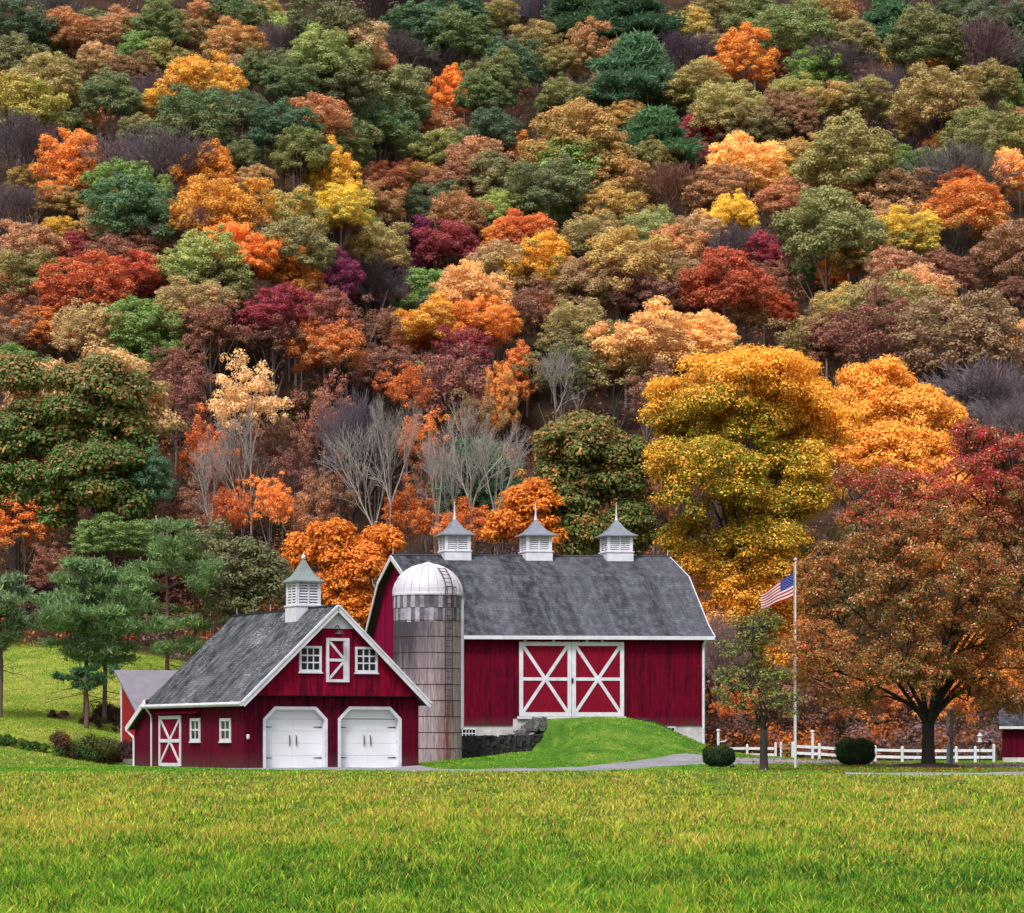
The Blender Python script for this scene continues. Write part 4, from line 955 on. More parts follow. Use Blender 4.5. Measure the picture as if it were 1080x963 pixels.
def bare_mesh(name, seed, fan=.5, stems=4, depth=3, r0=.035, mr=.0042, mt='leaf'):
    """twiggy leafless crown, radius about 1, middle at z 0"""
    global rng
    rng = np.random.default_rng(seed); S_ = []
    for k in range(stems):
        a = 2 * math.pi * k / stems + rng.normal() * .3
        grow(S_, (0, 0, -1.0), unit(np.array([math.cos(a) * fan, math.sin(a) * fan, 1.0])), .95, r0, depth, .5, .1, (2, 4), mr)
    if mt == 'leaf':            # fine twig haze over the dome
        d = unit(rng.normal(size=(3600, 3))); d = d[d[:, 2] > -.35]; P = d * rng.uniform(.4, .98, (len(d), 1)) * (1 + .16 * np.sin(5 * np.arctan2(d[:, 1:2], d[:, :1]) + seed) + .12 * np.sin(7 * d[:, 2:3] + seed))
        T = unit(d + rng.normal(size=d.shape) * .35 + np.array([0, 0, .5])) * rng.uniform(.08, .2, (len(d), 1))
        S_ += [(*p, *(p + t), .0075, .003) for p, t in zip(P, T)]
    return prisms(S_, M[mt], name, lum=rng.uniform(.2, .8, len(S_)))
def needle_boughs(z0, z1, rmax, whorls, per, needles, nl, droop, seed, prof=None, skip=0.0, w_=.16, up=.5, wz=.33, ncf=5):
    """layered pine boughs; returns quads plus branch tubes"""
    global rng
    rng = np.random.default_rng(seed); P, T, Nn, S_ = [], [], [], []
    for i in range(whorls):
        t = (i + .5) / whorls; z = z0 + (z1 - z0) * t; pr = prof(t) if prof else (1 - t) ** .7
        n = max(3, int(per * (0.5 + pr * .6)))
        for k in range(n):
            if rng.random() < skip: continue
            a = 2 * math.pi * (k + rng.uniform(-.3, .3)) / n + i * 1.3; Lb = rmax * pr * rng.uniform(.45, 1.2) + .04 * rmax; rise = rng.uniform(-.05, .42) * Lb - droop * Lb
            d = np.array([math.cos(a), math.sin(a), 0]); end = np.array([0, 0, z]) + d * Lb + np.array([0, 0, rise])
            S_.append((0, 0, z, *end, .02 * rmax * pr + .004 * rmax, .004 * rmax))
            nc = max(2, int(ncf * Lb / rmax + 2))
            for j in range(nc):
                f = .3 + .75 * (j + rng.random()) / nc; side = np.array([-d[1], d[0], 0]) * rng.normal() * .2 * Lb * (1.2 - f * .5)
                c = np.array([0, 0, z]) + d * Lb * min(f, 1.02) + np.array([0, 0, rise * f * f]) + side
                m_ = needles; dd = unit(rng.normal(size=(m_, 3)) + d * .7 + np.array([0, 0, up]))
                base = c + rng.normal(size=(m_, 3)) * np.array([w_, w_, w_ * wz]) * rmax
                P.append(base); T.append(dd); Nn.append(rng.normal(size=(m_, 3)) + np.array([0, 0, .8]))
    P = np.concatenate(P); T = np.concatenate(T); Nn = np.concatenate(Nn)
    B = unit(np.cross(T, Nn)); l = (rng.uniform(.6, 1.3, len(P)) * nl)[:, None]
    V = np.stack([P - B * l * .14, P + B * l * .14, P + T * l + B * l * .05, P + T * l - B * l * .05], 1).reshape(-1, 3)
    return V, np.arange(len(P) * 4).reshape(-1, 4), S_
def pine_mesh(name, seed):
    V, Q, S_ = needle_boughs(-1, 1, 1.0, 9, 8, 95, .15, .08, seed, prof=lambda t: (1 - t ** 1.6) * .92 + .06)
    n = len(Q); lum = np.repeat(np.clip(.5 + rng.normal(size=n) * .18, 0, 1), 4)
    return npmesh(name, V, Q, M['leaf'], flts={'mixv': np.clip(.5 + V[:, 2] * .3 + np.repeat(rng.normal(size=n) * .2, 4), 0, 1), 'lum': lum})
CROWN = {'r': [crown_mesh('round_crown', 100 + i, 185, 130, .0255, squash=.9, low=-.6, clr=(.085, .19)) for i in range(7)],
         't': [crown_mesh('tall_crown', 200 + i, 170, 130, .026, low=-.75, clr=(.085, .185), shape=lambda c: c * np.array([1 - .35 * max(c[2], 0), 1 - .35 * max(c[2], 0), 1.0])) for i in range(4)],
         's': [crown_mesh('sparse_crown', 300 + i, 150, 58, .027, low=-.7, clr=(.08, .17), fill=.45) for i in range(3)],
         'b': [bare_mesh('twig_crown', 400 + i, fan=.75, stems=6, depth=3, mr=.0055) for i in range(3)],
         'w': [bare_mesh('dead_limbs', 500 + i, fan=.42, stems=3, depth=3, r0=.03, mr=.0034, mt='bark') for i in range(4)],
         'p': [pine_mesh('pine_boughs', 600 + i) for i in range(3)]}
TRUNK = [trunk_mesh('tree_trunk', 700 + i) for i in range(5)]
KIND = {'r': ('broadleaf_tree', 'rounded'), 't': ('broadleaf_tree', 'upright'), 's': ('sparse_tree', 'thin-leaved'), 'b': ('bare_tree', 'bare twiggy'), 'w': ('dead_tree', 'leafless pale-limbed'), 'p': ('pine_tree', 'layered')}
rng = np.random.default_rng(11)
trees = []          # records for the labels
def hill_solve(px, pytop, wpx, hfac, hmin=None):
    for Y in np.arange(168, 470, .4):
        w_ = wpx * Y / F; Ht = min(max(w_ * 1.25 + 4.5, 7), 19) * hfac
        if hmin: Ht = hmin
        x = (px - CX) * Y / F
        if CZ + (HZ - pytop) * Y / F - tz(x, Y) <= Ht: return Y, x, Ht
    return None
def place(px, py, wpx, hpx, key, ty='r', Y=None, Ht=None, z_off=0.0):
    pytop = py - hpx / 2
    if Y is None and ty != 'w': pytop -= 2; wpx = wpx * (1.34 if ty in 'rsb' else 1.2); hpx = hpx * 1.24
    hp = hpx if ty in 'wp' or Y else max(hpx, wpx * .9)
    if Y is None:
        r_ = hill_solve(px, pytop, wpx, 1.0, Ht)
        if r_ is None: return None
        Y, x, Ht = r_
    else:
        x = (px - CX) * Y / F
    zt_ = tz(x, Y); ztop_ = CZ + (HZ - pytop) * Y / F
    w_ = wpx * Y / F; h = min(hp * Y / F, ztop_ - zt_ - .6); zc = ztop_ - h / 2
    e = empty(KIND[ty][0], (x, Y, zt_ - .15)); rz = rng.uniform(0, 6.28)
    words, c1, c2 = PAL[key]
    if ty in 'rts' and rng.random() < .45 and key not in ('mg', 'cr'):      # part of the crown turned further, or still green
        o_ = PAL[str(rng.choice({'or': ['gd', 'ru', 'yl', 'ol'], 'yl': ['gr', 'ol', 'gd'], 'gr': ['gd', 'ol', 'dg'], 'dg': ['ol', 'gr'], 'ol': ['tn', 'gd', 'gr'], 'gd': ['ol', 'tn', 'gr'], 'tn': ['ol', 'br', 'gr'], 'pk': ['ol', 'br', 'tn'], 'br': ['ru', 'mr', 'ol'], 'mr': ['br', 'ru'], 'ru': ['br', 'or', 'gd'], 'pe': ['tn', 'gd', 'or']}.get(key, [key])))][1]
        c2 = tuple(.25 * a + .75 * b for a, b in zip(c2, o_))
    jit = np.exp(rng.normal(size=3) * .06) * math.exp(rng.normal() * .07)
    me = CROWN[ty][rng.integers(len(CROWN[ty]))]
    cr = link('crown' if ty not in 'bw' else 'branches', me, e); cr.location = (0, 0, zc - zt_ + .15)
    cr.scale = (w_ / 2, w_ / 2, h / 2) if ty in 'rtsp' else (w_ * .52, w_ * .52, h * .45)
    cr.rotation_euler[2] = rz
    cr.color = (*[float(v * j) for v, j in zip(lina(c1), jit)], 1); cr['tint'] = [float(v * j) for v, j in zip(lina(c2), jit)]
    tk = link('trunk', TRUNK[rng.integers(len(TRUNK))], e); hc = zc - zt_ + .15
    if ty in 'bw': hc = max(.5, hc - h * .45 + .6)
    tk.scale = (w_ / 2 * (.8 if ty != 'w' else .6), w_ / 2 * (.8 if ty != 'w' else .6), hc if ty not in 'bw' else hc / .95); tk.rotation_euler[2] = rng.uniform(0, 6.28)
    if ty in 'bw': tk.scale = (.32 * w_ / 2, .32 * w_ / 2, hc)
    tk.color = (*lina((150, 138, 130) if key in ('wh', 'pt') else (96, 84, 78)), 1)
    if ty == 'w': cr.color = (*lina(c1), 1)
    trees.append([e, px, py, wpx, hpx, key, ty, Y]); return e
TREES = """
25 20 62 42 dg|60 6 40 30 pu b|48 26 46 38 pk|76 32 48 42 pk|102 28 36 36 gr|128 25 46 36 tn|166 24 56 50 gr|200 36 42 38 ol|212 17 46 28 pk|246 40 52 42 gd|250 8 54 36 dg|150 50 46 36 bg
75 55 30 36 pk t|20 54 52 40 gr|50 52 34 30 gr|50 78 62 50 ol|106 64 42 36 tn|140 70 42 32 br|118 94 58 44 gr|172 58 42 36 ol|212 78 66 52 yl|166 108 34 32 yl|205 118 76 58 dg|252 118 52 50 dg
25 106 72 56 gd|76 106 32 28 ol|99 116 34 44 pk t|72 130 36 30 gr|22 146 64 50 pu b|158 98 36 42 pu b|146 134 38 30 ol|166 154 72 40 pu b|128 160 30 24 mr|80 172 78 74 or t|138 190 76 44 bg|220 184 66 68 or t|258 164 42 34 gr|28 190 36 34 gd|264 192 42 36 tn|256 72 38 34 tn
276 14 42 34 gd|296 26 38 32 lg|290 42 42 34 pu b|345 16 72 50 gr|364 30 72 42 tn|346 46 68 38 lg|386 52 36 28 pk|396 62 42 24 pk|416 48 38 32 pu b|440 30 68 58 dg|490 34 62 50 gr|480 4 62 40 dg|522 18 42 36 ol|470 64 38 22 pu b|328 64 52 40 lg|310 82 52 40 gr|280 70 50 40 gr|360 86 62 50 gr|416 86 72 50 ol|475 96 42 52 or t|522 76 52 46 gr|512 92 48 36 gr|335 116 62 38 pk|300 126 66 48 dg|400 126 68 48 dg|456 128 58 38 pk|362 148 62 46 gr|318 156 56 44 gr|352 186 56 66 yl t|424 150 42 36 lg|466 152 52 36 lg|400 156 32 34 pu b|516 132 58 40 dg|505 164 62 44 tn|515 182 56 44 ol|402 192 50 46 pk|442 188 42 36 gd|428 178 28 20 cr|478 184 52 38 br|538 160 32 38 or t|322 180 26 26 pu b
545 12 32 34 dg|568 12 38 38 pu b|607 10 64 52 dg p|665 10 72 48 dg p|720 22 48 30 gd|755 10 46 40 ol|796 12 52 44 gr|567 38 48 36 ol|540 66 54 60 dg|582 64 42 36 ol|618 52 58 58 pk t|655 36 34 40 pe t|698 52 22 36 pe t|672 70 76 60 pg p|722 55 42 40 pu b|746 46 36 30 ol|780 60 68 62 or t|738 80 58 34 ol|745 92 42 30 tn s|636 98 36 38 rd|592 98 46 34 ol|610 132 92 58 gd|666 106 38 34 pu b|710 106 36 28 lg|770 106 62 44 ol|660 120 38 30 gd|690 140 64 46 pg p|733 138 38 36 cr|760 138 36 30 cr|734 164 30 34 cr|790 126 52 40 ol|550 162 38 36 or t|608 166 72 44 lg|580 186 72 46 gr|655 184 62 44 gd|690 166 46 38 ol|702 186 52 28 mr b|786 166 68 50 pe|756 190 58 38 pk|745 120 38 30 ol
830 26 72 58 gr|870 10 52 36 pk|900 38 52 38 ol|870 64 52 38 pu b|936 22 52 44 pg p|976 36 72 54 gr|1005 10 48 36 dg|1046 15 68 42 dg|1030 42 62 44 pu b|1070 46 60 54 pg p|985 60 38 34 or t|945 66 36 32 yl t|862 70 52 42 bg|820 70 42 38 br|838 96 46 40 ol|880 106 48 44 gd|912 106 52 48 ol|946 96 42 56 pu b|990 90 78 54 ol|1050 84 46 36 ol|1076 100 28 34 bg|1040 126 68 42 gr|826 116 48 44 br|842 130 38 36 br|965 130 38 38 gd t|1000 126 48 38 pu b|1026 146 62 34 ol|1014 166 62 32 pu b|895 150 92 52 ol|846 164 52 48 gd|990 162 38 46 or t|1074 126 26 30 tn|1076 152 34 38 or|960 168 46 30 bg|896 190 62 38 tn|945 190 62 36 br|820 180 42 38 yl|1058 176 52 36 pe|1015 195 52 40 ru|1035 184 42 30 tn|850 198 36 22 cr
12 212 44 40 pu b|38 224 28 44 wh w|60 210 42 38 gd|30 250 62 40 tn|62 244 38 34 yl|78 212 38 36 ol|118 224 62 40 tn s|140 204 82 42 dg|182 230 52 50 gd|236 204 84 48 or|226 236 62 36 pu b|250 256 72 56 or|260 276 42 34 gd|88 258 42 30 cr|126 258 58 40 mr|140 252 30 26 cr|158 252 38 34 pe|30 280 62 40 ol|92 292 78 60 rd|146 290 54 56 rd|216 264 72 48 lg|232 290 62 44 gr|186 286 42 36 ol|200 312 68 42 ol|15 312 52 56 mr s|40 300 32 30 yl|70 326 42 34 pu b|20 352 52 50 br|46 346 54 52 ru|102 344 68 54 ol|152 340 68 54 bg|150 370 48 40 bg|222 336 68 58 mr s|110 382 120 44 tn|186 386 54 60 mr s|12 384 52 48 bg
300 220 64 50 gd|360 210 52 34 yl|396 212 52 44 pk|482 222 58 44 pk|460 206 52 34 dg|527 220 42 40 lg|312 250 72 48 ol|365 236 28 30 mr|382 232 36 28 lg|396 250 62 44 ol|406 266 38 36 gr|305 272 52 36 or|443 252 48 52 mg|472 256 58 52 cr|500 250 32 42 mg|438 285 32 24 mg|358 290 48 56 mg t|388 290 34 46 pu b|416 306 52 44 pu b|318 300 38 28 or|290 318 62 38 cr|535 246 42 36 or|532 270 62 36 tn|496 290 72 34 pe|456 300 58 38 bg|520 306 42 34 ol|342 324 60 40 mr|390 342 62 60 mr s|342 368 62 60 ru|288 350 52 50 mr s|455 336 58 50 or|436 352 42 50 ru|510 332 62 48 or|535 338 42 48 br|490 356 52 38 cr s|472 386 84 50 mr s|410 388 58 50 mr|440 392 26 20 lg
550 246 52 50 ru|580 230 46 44 bg p|626 245 58 42 ol|652 214 62 38 gd|602 204 52 40 dg|650 226 46 28 gy b|690 235 58 34 lg|736 240 52 38 tn|770 226 52 46 yl|660 264 82 56 gd|712 254 58 38 pk|702 286 62 48 ol|570 268 68 48 yl|550 292 42 40 pe|616 296 64 54 br|660 296 42 38 or|682 306 58 48 mr|765 290 80 64 rd|772 254 46 34 pu b|806 270 42 50 cr|816 292 52 58 mr s|732 310 48 38 rd|786 326 42 36 tn|556 320 52 50 mr s|582 326 38 40 ru|610 336 62 42 ol|682 340 84 46 pe|738 346 64 40 pe|592 376 72 58 gr s|646 372 68 50 ol s|545 392 44 56 ru t|652 396 46 44 mr s
872 226 92 66 ol|830 206 52 40 pk|955 246 58 58 yl|935 216 62 40 tn s|1020 210 74 50 ru|1040 242 52 58 yl t|1066 268 62 78 br|1000 256 46 50 pu b|1000 282 52 36 mr|900 240 52 38 tn|906 266 52 42 gd|880 290 32 34 or|856 282 32 48 gr|945 280 62 38 tn|890 316 62 36 gd|936 302 82 38 ol|976 300 62 36 tn|926 336 92 66 mr s|880 352 62 50 mr|850 342 62 38 ol s|1015 346 104 88 br|1060 356 58 60 pe s|970 366 52 48 gy b|985 398 44 44 gy b|1046 402 74 52 gy b|822 326 32 40 rd|1072 312 42 40 mr|1010 420 60 50 pu b|1068 440 60 50 gy b
"""
for chunk in TREES.replace('\n', '|').split('|'):
    q = chunk.split()
    if len(q) < 5: continue
    place(*map(float, q[:4]), q[4], q[5] if len(q) > 5 else 'r')
n_hill = len(trees)
# trees along the foot of the hill: px py w h key kind Y
for (px, py, w_, h_, k_, t_, Y_f) in (
    (20, 470, 96, 170, 'tn', 'r', 184), (55, 430, 70, 110, 'gr', 'r', 187), (190, 430, 84, 110, 'mr', 's', 192), (216, 480, 70, 110, 'ru', 's', 186), (265, 425, 92, 110, 'pt', 's', 188), (298, 470, 60, 90, 'mr', 's', 191),
    (285, 530, 56, 80, 'or', 's', 181), (240, 540, 60, 80, 'ru', 's', 181), (330, 545, 70, 90, 'br', 's', 183), (340, 450, 74, 120, 'mr', 's', 194), (372, 480, 60, 150, 'pu', 'b', 187),
    (395, 505, 90, 120, 'wh', 'w', 183), (430, 410, 70, 70, 'ru', 's', 198), (445, 465, 60, 90, 'ru', 's', 192), (500, 440, 66, 80, 'mr', 's', 196), (530, 425, 44, 90, 'or', 't', 198),
    (497, 485, 86, 120, 'wh', 'w', 182), (478, 520, 40, 90, 'wh', 'w', 180), (505, 500, 90, 70, 'pg', 'p', 187), (550, 540, 76, 90, 'or', 's', 182), (430, 545, 80, 90, 'ru', 's', 184), (495, 560, 80, 70, 'ru', 's', 183),
    (586, 405, 60, 70, 'wh', 'w', 205), (690, 415, 70, 70, 'mr', 's', 202), (725, 560, 80, 90, 'pu', 'b', 183), (155, 510, 66, 80, 'dg', 'r', 180), (25, 555, 80, 70, 'ru', 's', 180), (120, 570, 90, 60, 'bg', 'r', 178),
    (240, 500, 60, 90, 'mr', 's', 190), (310, 500, 60, 90, 'mr', 's', 187), (205, 548, 60, 90, 'br', 's', 183), (357, 522, 60, 90, 'br', 's', 185), (452, 520, 60, 90, 'mr', 's', 188), (60, 600, 70, 70, 'mr', 's', 178), (692, 520, 60, 120, 'mr', 's', 181), (255, 490, 60, 120, 'wh', 'w', 184), (222, 515, 56, 100, 'wh', 'w', 180), (412, 480, 60, 120, 'wh', 'w', 181), (462, 505, 56, 100, 'wh', 'w', 178), (522, 500, 60, 100, 'wh', 'w', 179), (525, 500, 50, 80, 'ru', 's', 191), (760, 700, 56, 110, 'gy', 'b', 168), (778, 745, 70, 60, 'ru', 's', 164), (850, 740, 110, 90, 'mr', 's', 166), (920, 735, 100, 90, 'ru', 's', 164), (1000, 735, 90, 100, 'ru', 's', 161), (1050, 700, 90, 130, 'or', 'r', 163), (880, 620, 120, 160, 'ol', 'r', 174), (1000, 560, 130, 180, 'or', 'r', 178), (1085, 640, 110, 180, 'br', 'r', 172)):
    place(px, py, w_, h_, k_, t_, Y=Y_f)
# ------------------------------------------------------------------ large trees near the barns, built one by one
def big_tree(name, label, cat, base, ells, n_cl, per, size, colour, tr, fork, nl, clr=(.5, .9), bark=(70, 60, 54), lean=(0, 0), low=-.4, seed=1, flat=.7, rr=(.55, .92), kinks=1.0, lobes=None):
    global rng
    rng = np.random.default_rng(seed); random.seed(seed)
    px, Y = base; x = (px - CX) * Y / F; z = tz(x, Y) - .1
    e = tag(empty(name, (x, Y, z)), label, cat); O = np.array([x, Y, z])
    Es = []
    for (ex, ey, ew, eh, dy) in ells:
        Yc = Y + dy; c = np.array(at(ex, ey, Yc)) - O; Es.append((c, np.array([ew / 2 * Yc / F, ew / 2 * Yc / F * .85, eh / 2 * Yc / F])))
    vol = np.array([np.prod(r) ** .67 for c, r in Es]); vol /= vol.sum(); cs = []
    LB = []; mid_ = np.mean([c for c, r in Es], 0)
    for k in range(4000 if lobes else 0):          # foliage masses with gaps between them
        if len(LB) >= lobes[0]: break
        c, r = Es[rng.choice(len(Es), p=vol)]; d = unit(rng.normal(size=3)); L_ = rng.uniform(lobes[1], lobes[2]); q = c + d * np.maximum(r - L_ * .8, .1) * rng.uniform(.6, 1.0)
        if any(np.linalg.norm((q - l) * np.array([1, 1, 1.25])) < .86 * max(L_, l2) for l, l2 in LB): continue
        LB.append((q, L_))
    for k in range(n_cl * 10):
        if len(cs) >= n_cl: break
        R_ = rng.uniform(*clr)
        if lobes:
            c, L_ = LB[rng.integers(len(LB))]; d = unit(unit(rng.normal(size=3)) + .35 * unit(c - mid_) + np.array([0, 0, .35]))
            if d[2] < -.35 and rng.random() < .75: continue
            q = c + d * max(L_ - R_ * .6, .1) * rng.uniform(.8, 1.02) * np.array([1, 1, .8])
        else:
            c, r = Es[rng.choice(len(Es), p=vol)]; d = unit(rng.normal(size=3))
            if d[2] < low and rng.random() < .7: continue
            q = c + d * r * rng.uniform(*rr)
        if any(np.linalg.norm(q - c2) < .6 * max(R_, r2) for c2, r2 in cs): continue
        cs.append((q, R_))
    Ps, Ns, Cs = [], [], []
    for c, R_ in cs:
        P, Nn = clump_leaves(c, R_, int(per * (R_ / np.mean(clr)) ** 1.7), flat); Ps.append(P); Ns.append(Nn)
        Cs.append(np.full(len(P), rng.normal()))
    P = np.concatenate(Ps); Nn = np.concatenate(Ns); cn = np.concatenate(Cs)
    W_ = P + O; pxy = np.stack([CX + W_[:, 0] / Y * F, HZ - (W_[:, 2] - CZ) / Y * F], -1)
    C = colour(pxy, cn, rng) * KA * np.exp(rng.normal(size=(len(P), 1)) * .2)
    V, Q = leaf_quads(P, Nn, rng.uniform(.6, 1.3, len(P)) * size, .62)
    link('crown', npmesh('leaves', V, Q, M['leafc'], cols={'col': np.repeat(C, 4, 0)}), e)
    # trunk, limbs to the masses, branches to the clumps
    mb = MB(); top = Vector((lean[0], lean[1], fork)); nodes = []
    mb.tube([(0, 0, 0), (.01, 0, .12), (lean[0] * .2, lean[1] * .2, fork * .3), (lean[0] * .6, lean[1] * .6, fork * .7), top], [tr * 1.75, tr * 1.2, tr, tr * .92, tr * .9], 12)
    tk = mb.build('trunk', M['bark'], e, smooth=True); tk.color = (*lina(bark), 1)
    cs_ = [c for c, r in cs]; far = sorted(range(len(cs_)), key=lambda i: -np.linalg.norm(cs_[i][:2]) - .3 * cs_[i][2])
    pick = []
    for i in far:
        if all(np.linalg.norm(cs_[i] - cs_[j]) > 3.2 * np.mean(clr) * 1.6 for j in pick): pick.append(i)
        if len(pick) >= nl: break
    lb = MB()
    for i in pick:
        t = Vector(cs_[i]); s = top.lerp(Vector((0, 0, fork * .75)), random.random() * .6); ctl = s + Vector(((t.x - s.x) * .22, (t.y - s.y) * .22, (t.z - s.z) * .5 + .5)); pts = []
        for k in range(9):
            u = k / 8; q = s * (1 - u) ** 2 + ctl * (2 * u * (1 - u)) + t * u * u; q += Vector((random.gauss(0, .07), random.gauss(0, .07), random.gauss(0, .05))) * kinks * (u * 2); pts.append(q)
        rr_ = [max(.02, tr * .42 * (1 - u) ** 1.1) for u in np.linspace(0, .95, 9)]
        lb.tube(pts, rr_, 7, cap=False); nodes += [(q, r) for q, r in zip(pts[2:], rr_[2:])]
    def near(c): return min(nodes, key=lambda n: (n[0] - c).length + (1.5 if n[0].z > c.z else 0))
    for l, l2 in LB:
        c = Vector(l); q, r = near(c); m_ = (q + c) / 2 + Vector((random.gauss(0, .15), random.gauss(0, .15), .2))
        lb.tube([q, m_, c], [min(r * .6, .07), .045, .025], 5, cap=False); nodes.append((c, .03))
    for c in cs_ if not LB else cs_[::3]:
        c = Vector(c); q, r = min(nodes, key=lambda n: (n[0] - c).length + (1.5 if n[0].z > c.z else 0)); m_ = (q + c) / 2 + Vector((random.gauss(0, .12), random.gauss(0, .12), .15))
        lb.tube([q, m_, c], [min(r * .6, .05), .022, .008], 4, cap=False)
        for _ in range(0 if LB else 2):
            v = c + Vector((random.gauss(0, .4), random.gauss(0, .4), random.gauss(.1, .3))); lb.tube([m_, v], [.018, .006], 3, cap=False)
    l = lb.build('limb', M['bark'], tk, smooth=True); l.color = (*lina(bark), 1)
    trees.append([e, px, None, None, None, None, 'big', Y]); return e
def mixw(*cw):
    """every leaf takes one of the colours, with these odds, softened a little towards the local mean"""
    P_ = np.stack([w + 0.0 * sum(np.asarray(v, float) for _, v in cw) for c, w in cw], 1); P_ = np.clip(P_, 0, None); P_ /= P_.sum(1, keepdims=True)
    pal = np.array([mute(lin(c), .86) for c, w in cw]) * 1.25; k = (np.cumsum(P_, 1) < rng.random(len(P_))[:, None]).sum(1).clip(0, len(cw) - 1)
    return .82 * pal[k] + .18 * P_ @ pal
def g2(p, x, y, sx_, sy_): return np.exp(-((p[:, 0] - x) / sx_) ** 2 - ((p[:, 1] - y) / sy_) ** 2)
def c_gold(p, cn, r):
    n = r.random(len(p)); out = np.full(len(p), .75)
    green = 4.6 * (g2(p, 730, 455, 45, 40) + g2(p, 795, 470, 45, 40) + g2(p, 760, 540, 55, 50) + .7 * g2(p, 840, 540, 40, 60) + .5 * g2(p, 705, 545, 30, 40)) * (.6 + .4 * np.clip(cn + .6, 0, 2))
    return mixw(((242, 172, 52), out * 2.2), ((250, 196, 90), .7 * (n > .5) + .6 * np.clip(cn, 0, 1)), ((204, 120, 34), .35 + .5 * (p[:, 1] > 560) * (n < .5)), ((104, 122, 30), green + .03))
big_tree('maple_tree', 'huge golden yellow maple with green patches standing behind the right end of the barn', 'tree', (792, 171),
         [(785, 420, 180, 145, 0), (730, 435, 125, 120, 3), (850, 445, 130, 135, 3), (740, 505, 150, 120, -3), (825, 515, 150, 130, 0), (735, 585, 90, 120, 0), (795, 600, 130, 150, -1), (765, 650, 100, 90, 0), (815, 680, 90, 100, 1)],
         1150, 240, .085, c_gold, .42, 7.0, 14, (.45, .95), (64, 54, 48), seed=21, lobes=(72, 1.3, 2.5))
def c_gold2(p, cn, r): return mixw(((244, 182, 80), .9 + .3 * np.clip(cn, 0, 1)), ((222, 140, 44), .5 + .2 * r.random(len(p))))
big_tree('maple_tree', 'bright yellow orange maple on the slope between the golden maple and red maple', 'tree', (945, 181),
         [(930, 425, 105, 105, 0), (975, 440, 90, 85, 0), (895, 465, 90, 120, 0), (945, 480, 130, 100, -1), (990, 458, 50, 40, 1)], 560, 220, .09, c_gold2, .3, 9.0, 8, (.45, .85), (60, 50, 46), seed=22, lobes=(42, 1.2, 2.2))
def c_red(p, cn, r):
    n = r.random(len(p)); x, y = p[:, 0], p[:, 1]
    red = 3.2 * (g2(p, 1045, 480, 60, 55) + .6 * g2(p, 985, 475, 60, 40) + .55 * g2(p, 915, 510, 45, 40)) * np.clip(1 + .5 * cn, .2, 2)
    org = 1.6 * (g2(p, 850, 680, 45, 70) + 1.3 * g2(p, 985, 590, 45, 70) * (cn > 0) + .6 * g2(p, 1050, 700, 70, 60))
    return mixw(((196, 50, 70), red), ((196, 106, 48), .35 + org), ((104, 106, 46), 1.5 + .7 * np.clip(-cn, 0, 2)), ((214, 168, 140), .2 + .25 * np.clip(cn, 0, 1)), ((150, 66, 50), .55 + .35 * np.clip(cn, 0, 1) + .4 * (x > 1000)), ((222, 104, 52), .14 + .5 * (cn > 1.3)))
big_tree('maple_tree', 'broad red and olive brown maple with spreading dark limbs right of the flagpole', 'tree', (979, 119.5),
         [(1040, 480, 110, 96, 0), (1030, 530, 150, 140, 0), (905, 515, 80, 70, 0), (940, 545, 130, 130, 0), (930, 600, 120, 120, -1), (1080, 600, 160, 220, 1), (985, 610, 200, 190, -2), (888, 622, 130, 145, .5), (860, 692, 120, 110, -2.5), (960, 700, 150, 90, -2), (1050, 700, 140, 100, -1), (1120, 690, 90, 120, 0), (905, 738, 110, 50, -1), (1045, 738, 120, 50, -1)],
         1550, 115, .055, c_red, .28, 2.0, 15, (.24, .5), (44, 38, 36), seed=23, lobes=(250, .65, 1.25))
def c_app(p, cn, r):
    n = r.random(len(p)); return mixw(((112, 122, 60), .9 + 0 * n), ((160, 134, 70), .5 * (n > .5)), ((176, 110, 56), .5 * (n > .86)))
big_tree('apple_tree', 'small dark-trunked tree with thin olive leaves beside the flagpole', 'tree', (805.5, 112),
         [(785, 690, 70, 80, 0), (800, 665, 60, 60, 0), (770, 725, 50, 50, 0), (815, 715, 60, 50, 0), (800, 740, 110, 40, 0)], 105, 60, .055, c_app, .16, 1.7, 9, (.22, .42), (50, 44, 42), seed=24, rr=(.3, .95), kinks=1.6)
def c_oak(p, cn, r):
    n = r.random(len(p)); t = np.clip((520 - p[:, 1]) / 90, 0, 1); return mixw(((92, 110, 52), .95 - .45 * t + 0 * n), ((166, 126, 76), .12 + .75 * t * (n > .3)), ((204, 112, 52), .22 * (n > .82) + .35 * (cn > 1.2)))
big_tree('oak_tree', 'large dark green oak with tan tips behind the middle and right barn cupolas', 'tree', (628, 174),
         [(610, 470, 120, 80, 0), (600, 530, 90, 110, 0), (650, 500, 90, 100, 0), (660, 560, 80, 80, -1), (620, 570, 90, 70, -1)], 280, 210, .12, c_oak, .34, 6, 9, (.55, 1.0), (58, 52, 48), seed=25, lobes=(30, 1.3, 2.2))
def c_oak2(p, cn, r):
    n = r.random(len(p)); t = np.clip((470 - p[:, 1]) / 110, 0, 1); return mixw(((78, 114, 54), .95 - .35 * t + 0 * n), ((176, 122, 78), .2 + .6 * t * (n > .25)), ((190, 104, 52), .2 * (n > .85) + .3 * (cn > 1.3)))
big_tree('oak_tree', 'tall green oak with russet tips above the pines at the left forest edge', 'tree', (108, 180),
         [(105, 415, 110, 90, 0), (75, 440, 80, 80, 0), (130, 460, 80, 80, 0), (100, 500, 110, 90, -1), (60, 530, 70, 70, 0), (130, 530, 70, 60, 0)], 320, 210, .125, c_oak2, .34, 6, 9, (.55, 1.05), (52, 46, 44), seed=26, lobes=(34, 1.3, 2.3))
